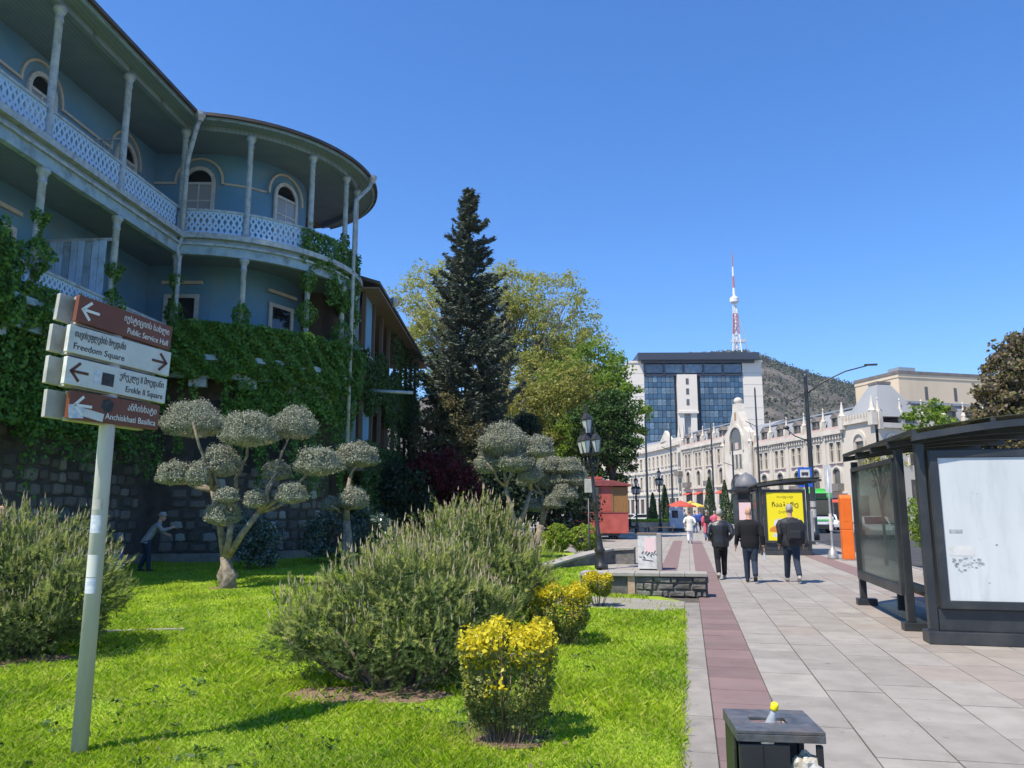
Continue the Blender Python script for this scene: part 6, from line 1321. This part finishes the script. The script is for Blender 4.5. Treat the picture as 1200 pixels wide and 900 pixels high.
# ---------------------------------------------------------------- people
def person(label, loc, rz, M, pose='walk', hgt=1.75, voxel=.016, stride=.3, hair='hair_dark', arms=None, group=None, coat=0, broad=1.0):
    """one continuous body skinned over shaped limbs; M: materials by region"""
    T = thing('person', label, 'person', loc, rz, group); k = hgt/1.75; prim = []     # (mesh builder, region)
    def add(reg, fn): m = MB(); fn(m); prim.append((m, reg))
    lean = 0
    V = Vector
    hip = V((0, 0, .93)); 
    if pose == 'sit': hip = V((0, 0, .52))
    if pose == 'bend': lean = .30
    chest = V((0, lean*.75, hip.z+.40-lean*.12)); neck = V((0, lean*1.0+.01, hip.z+.56-lean*.26)); head = V((0, lean*1.15+.03, hip.z+.71-lean*.32))
    # trunk: elliptical sections from seat to shoulders
    def sec(m, rows, n=14):
        b = len(m.v)
        for c, rx, ry in rows:
            for i in range(n): a = 2*math.pi*i/n; m.v.append((c.x+math.cos(a)*rx, c.y+math.sin(a)*ry, c.z))
        for j in range(len(rows)-1):
            for i in range(n): i2 = (i+1) % n; m.f.append((b+j*n+i, b+j*n+i2, b+(j+1)*n+i2, b+(j+1)*n+i))
        m.f.append(tuple(b+i for i in reversed(range(n)))); m.f.append(tuple(b+(len(rows)-1)*n+i for i in range(n)))
    w = broad
    add('top', lambda m: sec(m, [(hip.lerp(chest, -.28-coat), .165*w+.03*(coat > 0), .125+.02*(coat > 0)), (hip.lerp(chest, .0), .172*w, .135), (hip.lerp(chest, .4), .165*w, .125), (hip.lerp(chest, .8), .19*w, .135), (chest.lerp(neck, .12), .205*w, .13), (chest.lerp(neck, .55), .175*w, .10), (chest.lerp(neck, .9), .085, .075)]))
    add('legs', lambda m: sec(m, [(hip+V((0,0,-.20)), .12, .10), (hip+V((0,0,-.13)), .15, .115), (hip+V((0,0,-.11)), .14, .11)]))
    add('skin', lambda m: (m.tube([neck+V((0,-.01,-.08)), neck+V((0,0,.05)), head+V((0,-.01,-.05))], [.062,.055,.055], 10)))
    add('skin', lambda m: (m.ell(head+V((0,0,.02)), (.073,.092,.118), 14, 10), m.ell(head+V((0,.035,-.06)), (.048,.05,.055), 10, 7), m.ell(head+V((0,.098,-.015)), (.013,.02,.022), 6, 5), m.ell(head+V((.075,-.005,-.01)), (.012,.022,.032), 6, 5), m.ell(head+V((-.075,-.005,-.01)), (.012,.022,.032), 6, 5)))
    # legs
    for s in (-1, 1):
        h0 = hip+V((s*.085, 0, -.05))
        if pose == 'sit': kn = h0+V((s*.03, .42, .02)); an = kn+V((0, .04, -.42))
        else:
            f = stride*s; kn = h0+V((0, f*.42+(.06 if f < 0 else .03), -.40)); an = V((s*.085, f*.95-(.04 if f < 0 else 0), .09+(.07 if f < 0 else 0)*(abs(stride) > .1)))
        add('legs', lambda m: m.tube([h0, h0.lerp(kn, .5), kn, kn.lerp(an, .35), an+V((0,0,.02))], [.10,.094,.076,.072,.062], 10))
        up = .9 if (pose == 'walk' and stride*s < 0) else 0
        toe = an+V((0, .17, -.06-(.07 if up else 0))); heel = an+V((0, -.06, -.045+(.03 if up else 0)))
        add('shoes', lambda m: m.tube([heel, an+V((0,.01,-.035)), an.lerp(toe, .6)+V((0,0,-.015)), toe], [.04,.05,.045,.03], 10, True, [(1,.85),(1,.9),(1.1,.75),(1.1,.6)]))
    # arms and hands with five fingers
    A = arms or {-1: [(-.25,-.06,-.30), (-.26,.05,-.54)], 1: [(.25,-.06,-.30), (.26,.05,-.54)]}
    for s in (-1, 1):
        sh = chest.lerp(neck, .30)+V((s*.185*w, 0, 0)); el = chest+V(A[s][0])+V((0,0,.06)); wr = chest+V(A[s][1])+V((0,0,.06))
        add('top', lambda m: m.tube([sh+V((-s*.05,0,.01)), sh.lerp(el, .3)+V((s*.012,0,0)), el, el.lerp(wr, .5), wr], [.072,.072,.062,.055,.044], 10))
        d = (wr-el).normalized(); sx = d.cross(V((0,1,.2))).normalized(); sy = V((0,1,0)) if abs(d.y) < .8 else V((0,0,1)); sy = (sy-d*sy.dot(d)).normalized()
        add('skin', lambda m: m.tube([wr-d*.02, wr+d*.04, wr+d*.095], [.026,.036,.034], 8, True, [(1,1),(.62,1.1),(.6,1.1)]))
        for q in range(4):
            b = wr+d*.09+sy*(-.03+q*.02); L = (.062,.072,.068,.052)[q]; inn = V((-s,0,0))*.02
            add('skin', lambda m: m.tube([b-d*.015, b+d*L*.55, b+d*L+inn], [.0105,.0095,.008], 6))
        b = wr+d*.03+sy*.035; add('skin', lambda m: m.tube([b-sy*.012, b+sy*.025+d*.03, b+sy*.03+d*.062], [.013,.011,.009], 6))
    if 'hat' in M: add('hat', lambda m: (m.lathe([(.17,.055),(.175,.07),(.105,.075),(.1,.13),(.06,.165)], 16, tuple(head))))
    allv, allf = [], []; kd_pts = []
    for m, reg in prim:
        n = len(allv); allv += m.v; allf += [tuple(i+n for i in f) for f in m.f]; kd_pts += [(Vector(v), reg) for v in m.v]
        kd_pts += [(sum((Vector(m.v[i]) for i in f), Vector())/len(f), reg) for f in m.f if len(f) == 4]
    me = bpy.data.meshes.new('raw'); me.from_pydata(allv, [], allf); bm = bmesh.new(); bm.from_mesh(me); bmesh.ops.recalc_face_normals(bm, faces=bm.faces); bm.to_mesh(me); bm.free()
    o = bpy.data.objects.new('raw', me); C.objects.link(o); r = o.modifiers.new('r', 'REMESH'); r.mode = 'VOXEL'; r.voxel_size = voxel; r.use_smooth_shade = True; sm = o.modifiers.new('s', 'SMOOTH'); sm.factor = .5; sm.iterations = 2
    body = bpy.data.meshes.new_from_object(o.evaluated_get(bpy.context.evaluated_depsgraph_get())); bpy.data.objects.remove(o); bpy.data.meshes.remove(me)
    regs = [g for g in ('top', 'legs', 'skin', 'shoes', 'hat') if g in M]; kd = kdtree.KDTree(len(kd_pts))
    for i, (v, g) in enumerate(kd_pts): kd.insert(v, i)
    kd.balance(); body.materials.clear(); idx = []
    hem = hip.z-.115-coat*.40
    for p in body.polygons:
        g = kd_pts[kd.find(p.center)[1]][1]
        if g in ('top', 'legs') and pose == 'walk' and abs(p.center.x) < .17*w and p.center.z < hip.z+.12: g = 'top' if p.center.z > hem else 'legs'
        idx.append(regs.index(g))
    b = mobj('body', body, [M[g] for g in regs], T, True); body.polygons.foreach_set('material_index', idx)
    if hair and 'hat' not in M:
        m = MB(); hc = head+V((0,-.012,.035)); n, rows = 16, 7; 
        for j in range(rows+1):
            th = math.pi*.5*j/rows*1.18
            for i in range(n):
                a = 2*math.pi*i/n; back = -math.sin(a); e = th*(1.0 if back > -.2 else .62); rr = .006*math.sin(i*5+j*3)
                m.v.append((hc.x+math.sin(e)*math.cos(a)*(.079+rr), hc.y+math.sin(e)*math.sin(a)*(.097+rr), hc.z+math.cos(e)*(.108+rr)))
        for j in range(rows):
            for i in range(n): m.f.append((j*n+i, j*n+(i+1) % n, (j+1)*n+(i+1) % n, (j+1)*n+i))
        m.build('hair', hair, T, True)
    T.scale = (k, k, k); return T
G = lambda u, v: (lambda k: ((u-600)/900*k, k*(cP-(450-v)/900*sP)))((0-CAMH)/(sP+(450-v)/900*cP))
def crowd():
    def at2(u, v): x, y = G(u, v); return (x, y, 0)
    pock = {-1: [(-.30,-.10,-.26), (-.22,.08,-.42)], 1: [(.30,-.10,-.26), (.22,.08,-.42)]}
    person('grey haired man in a black leather jacket walking with hands in his pockets', at2(846, 679), PROM+R(3), dict(top='leather', legs='trouser_black', skin='skin', shoes='shoe_pale'), stride=.16, hair='hair_grey', arms=pock, hgt=1.74, broad=1.3)
    person('bald man in a plain black jumper and jeans walking away', at2(881, 683), PROM-R(2), dict(top='black_knit', legs='jeans_dark', skin='skin', shoes='shoe_dark'), stride=-.14, hair=None, hgt=1.78, broad=1.28, arms={-1: [(-.28,-.05,-.28),(-.32,.05,-.54)], 1: [(.28,-.07,-.28),(.31,-.03,-.55)]})
    m3 = person('white haired man in a dark quilted jacket walking with a backpack', at2(930, 683), PROM+R(2), dict(top='puffer', legs='jeans_dark', skin='skin', shoes='shoe_pale'), stride=-.30, hair='hair_white', hgt=1.84, broad=1.3)
    x, y, _ = at2(930, 683); d = Vector((.2203, .9754)); T = thing('backpack', 'black backpack on the back of the white haired man', 'backpack', (x-d.x*.16+.05, y-d.y*.16, 1.0), PROM+R(2))
    m = MB(); m.prism([(-.17,0),(.17,0),(.18,.1),(.165,.40),(.12,.47),(-.12,.47),(-.165,.40),(-.18,.1)], -.2, -.02, 'y'); m.build('bag', 'bag_dark', T, bevel=.035); MB().box(-.13, .13, -.245, -.2005, .05, .24).build('front_pocket', 'bag_dark', T, bevel=.02)
    for q in (-.11, .11): m = MB(); m.tube([(q,-.04,.44),(q,.10,.52),(q*1.1,.26,.40),(q*1.2,.24,.15),(q*1.3,.05,.05)], .018, 6); m.build('strap', 'bag_dark', T)
    x, y, _ = at2(884, 683); T = thing('plastic_bottle', 'small clear water bottle in the hand of the bald man', 'bottle', (x+.28, y+.0, .62), 0); MB().lathe([(.03,-.1),(.033,-.08),(.033,.07),(.014,.11),(.014,.13)], 10).build('body', 'clear_plastic', T, True)
    person('woman in a short white coat and pale trousers walking along the promenade', at2(809, 637), PROM, dict(top='coat_white', legs='legging_pale', skin='skin', shoes='shoe_pale'), stride=.14, hair='hair_dark', hgt=1.68, voxel=.02, coat=.35, broad=1.05, arms=pock)
    p = person('person in a long pink coat with white hood walking beyond the man in leather', at2(829, 634), PROM, dict(top='coat_pink', legs='jeans_blue', skin='skin', shoes='shoe_dark'), stride=.12, hair='hair_white', hgt=1.70, voxel=.02, coat=.9, broad=1.15)
    x, y, _ = at2(829, 634); T = thing('backpack', 'dark backpack on the back of the person in pink', 'backpack', (x-.02, y-.16, 1.0), PROM); MB().box(-.16, .16, -.2, -.02, 0, .46).build('bag', 'bag_dark', T, bevel=.05); MB().box(-.11, .11, -.24, -.2005, .05, .22).build('front_pocket', 'bag_dark', T, bevel=.02)
    far = [(838, 627, 'coat_pink', 'jeans_blue', 'distant person in a red top near the person in pink'), (815, 625, 'cloth_blue', 'jeans_blue', 'distant person in a blue jacket on the promenade'), (821, 622, 'cloth_blue', 'trouser_black', 'distant person in blue beside another in blue'), (803, 622, 'cloth_grey', 'trouser_black', 'distant person in grey near the cafe parasols'), (843, 625, 'coat_white', 'jeans_blue', 'distant person in white close to the cypresses')]
    for i, (u, v, a, b, lab) in enumerate(far): person(lab, at2(u, v), PROM+R(20*i), dict(top=a, legs=b, skin='skin', shoes='shoe_dark'), stride=.12*(-1)**i, hair='hair_white' if i in (0, 4) else 'hair_dark', hgt=1.66+.04*i, voxel=.03)
    person('person in black sitting on the bench left of the far paving bands', (8.75, 58, 0), R(-100), dict(top='black_knit', legs='trouser_black', skin='skin', shoes='shoe_dark'), pose='sit', hair='hair_dark', hgt=1.75, voxel=.025)
    person('person in a pale hat and grey jacket bending towards the stone wall', (-10.4, 22.3, 0), R(-62), dict(top='cloth_grey', legs='jeans_dark', skin='skin', shoes='shoe_dark', hat='cloth_grey'), pose='bend', stride=.1, hgt=1.72, voxel=.02, arms={-1: [(-.22,.12,-.22),(-.12,.30,-.30)], 1: [(.22,.16,-.18),(.12,.38,-.12)]})
    T = thing('rucksack', 'dark rucksack on the ground beside the bending person in the hat', 'backpack', (-11.2, 22.2, 0), R(20)); MB().prism([(-.2,0),(.2,0),(.22,.2),(.18,.55),(.1,.62),(-.1,.62),(-.18,.55),(-.22,.2)], -.14, .14, 'y').build('bag', 'cloth_blue', T, bevel=.04); MB().box(-.13, .13, -.2, -.1405, .06, .3).build('front_pocket', 'sticker_pale', T, bevel=.02)
    person('bald man standing by the stone wall behind the left pine bush', (-9.6, 14.6, 0), R(-120), dict(top='jeans_dark', legs='trouser_black', skin='skin', shoes='shoe_dark'), stride=.04, hair=None, hgt=1.78, voxel=.02)
crowd()
# ---------------------------------------------------------------- thin spring haze over the town
def haze():
    m = bpy.data.materials.new('haze'); m.use_nodes = True; t = m.node_tree; t.nodes.clear(); o = t.nodes.new('ShaderNodeOutputMaterial'); v = t.nodes.new('ShaderNodeVolumePrincipled')
    v.inputs['Color'].default_value = (.80,.88,1,1); v.inputs['Density'].default_value = .00011; v.inputs['Anisotropy'].default_value = .2; t.links.new(v.outputs[0], o.inputs['Volume']); MT['haze'] = m
    tag(MB().box(-1100, 1700, -320, 3100, -1.2, 420).build('haze', 'haze'), 'thin pale haze in the air over the town', 'haze', kind='stuff')
haze()
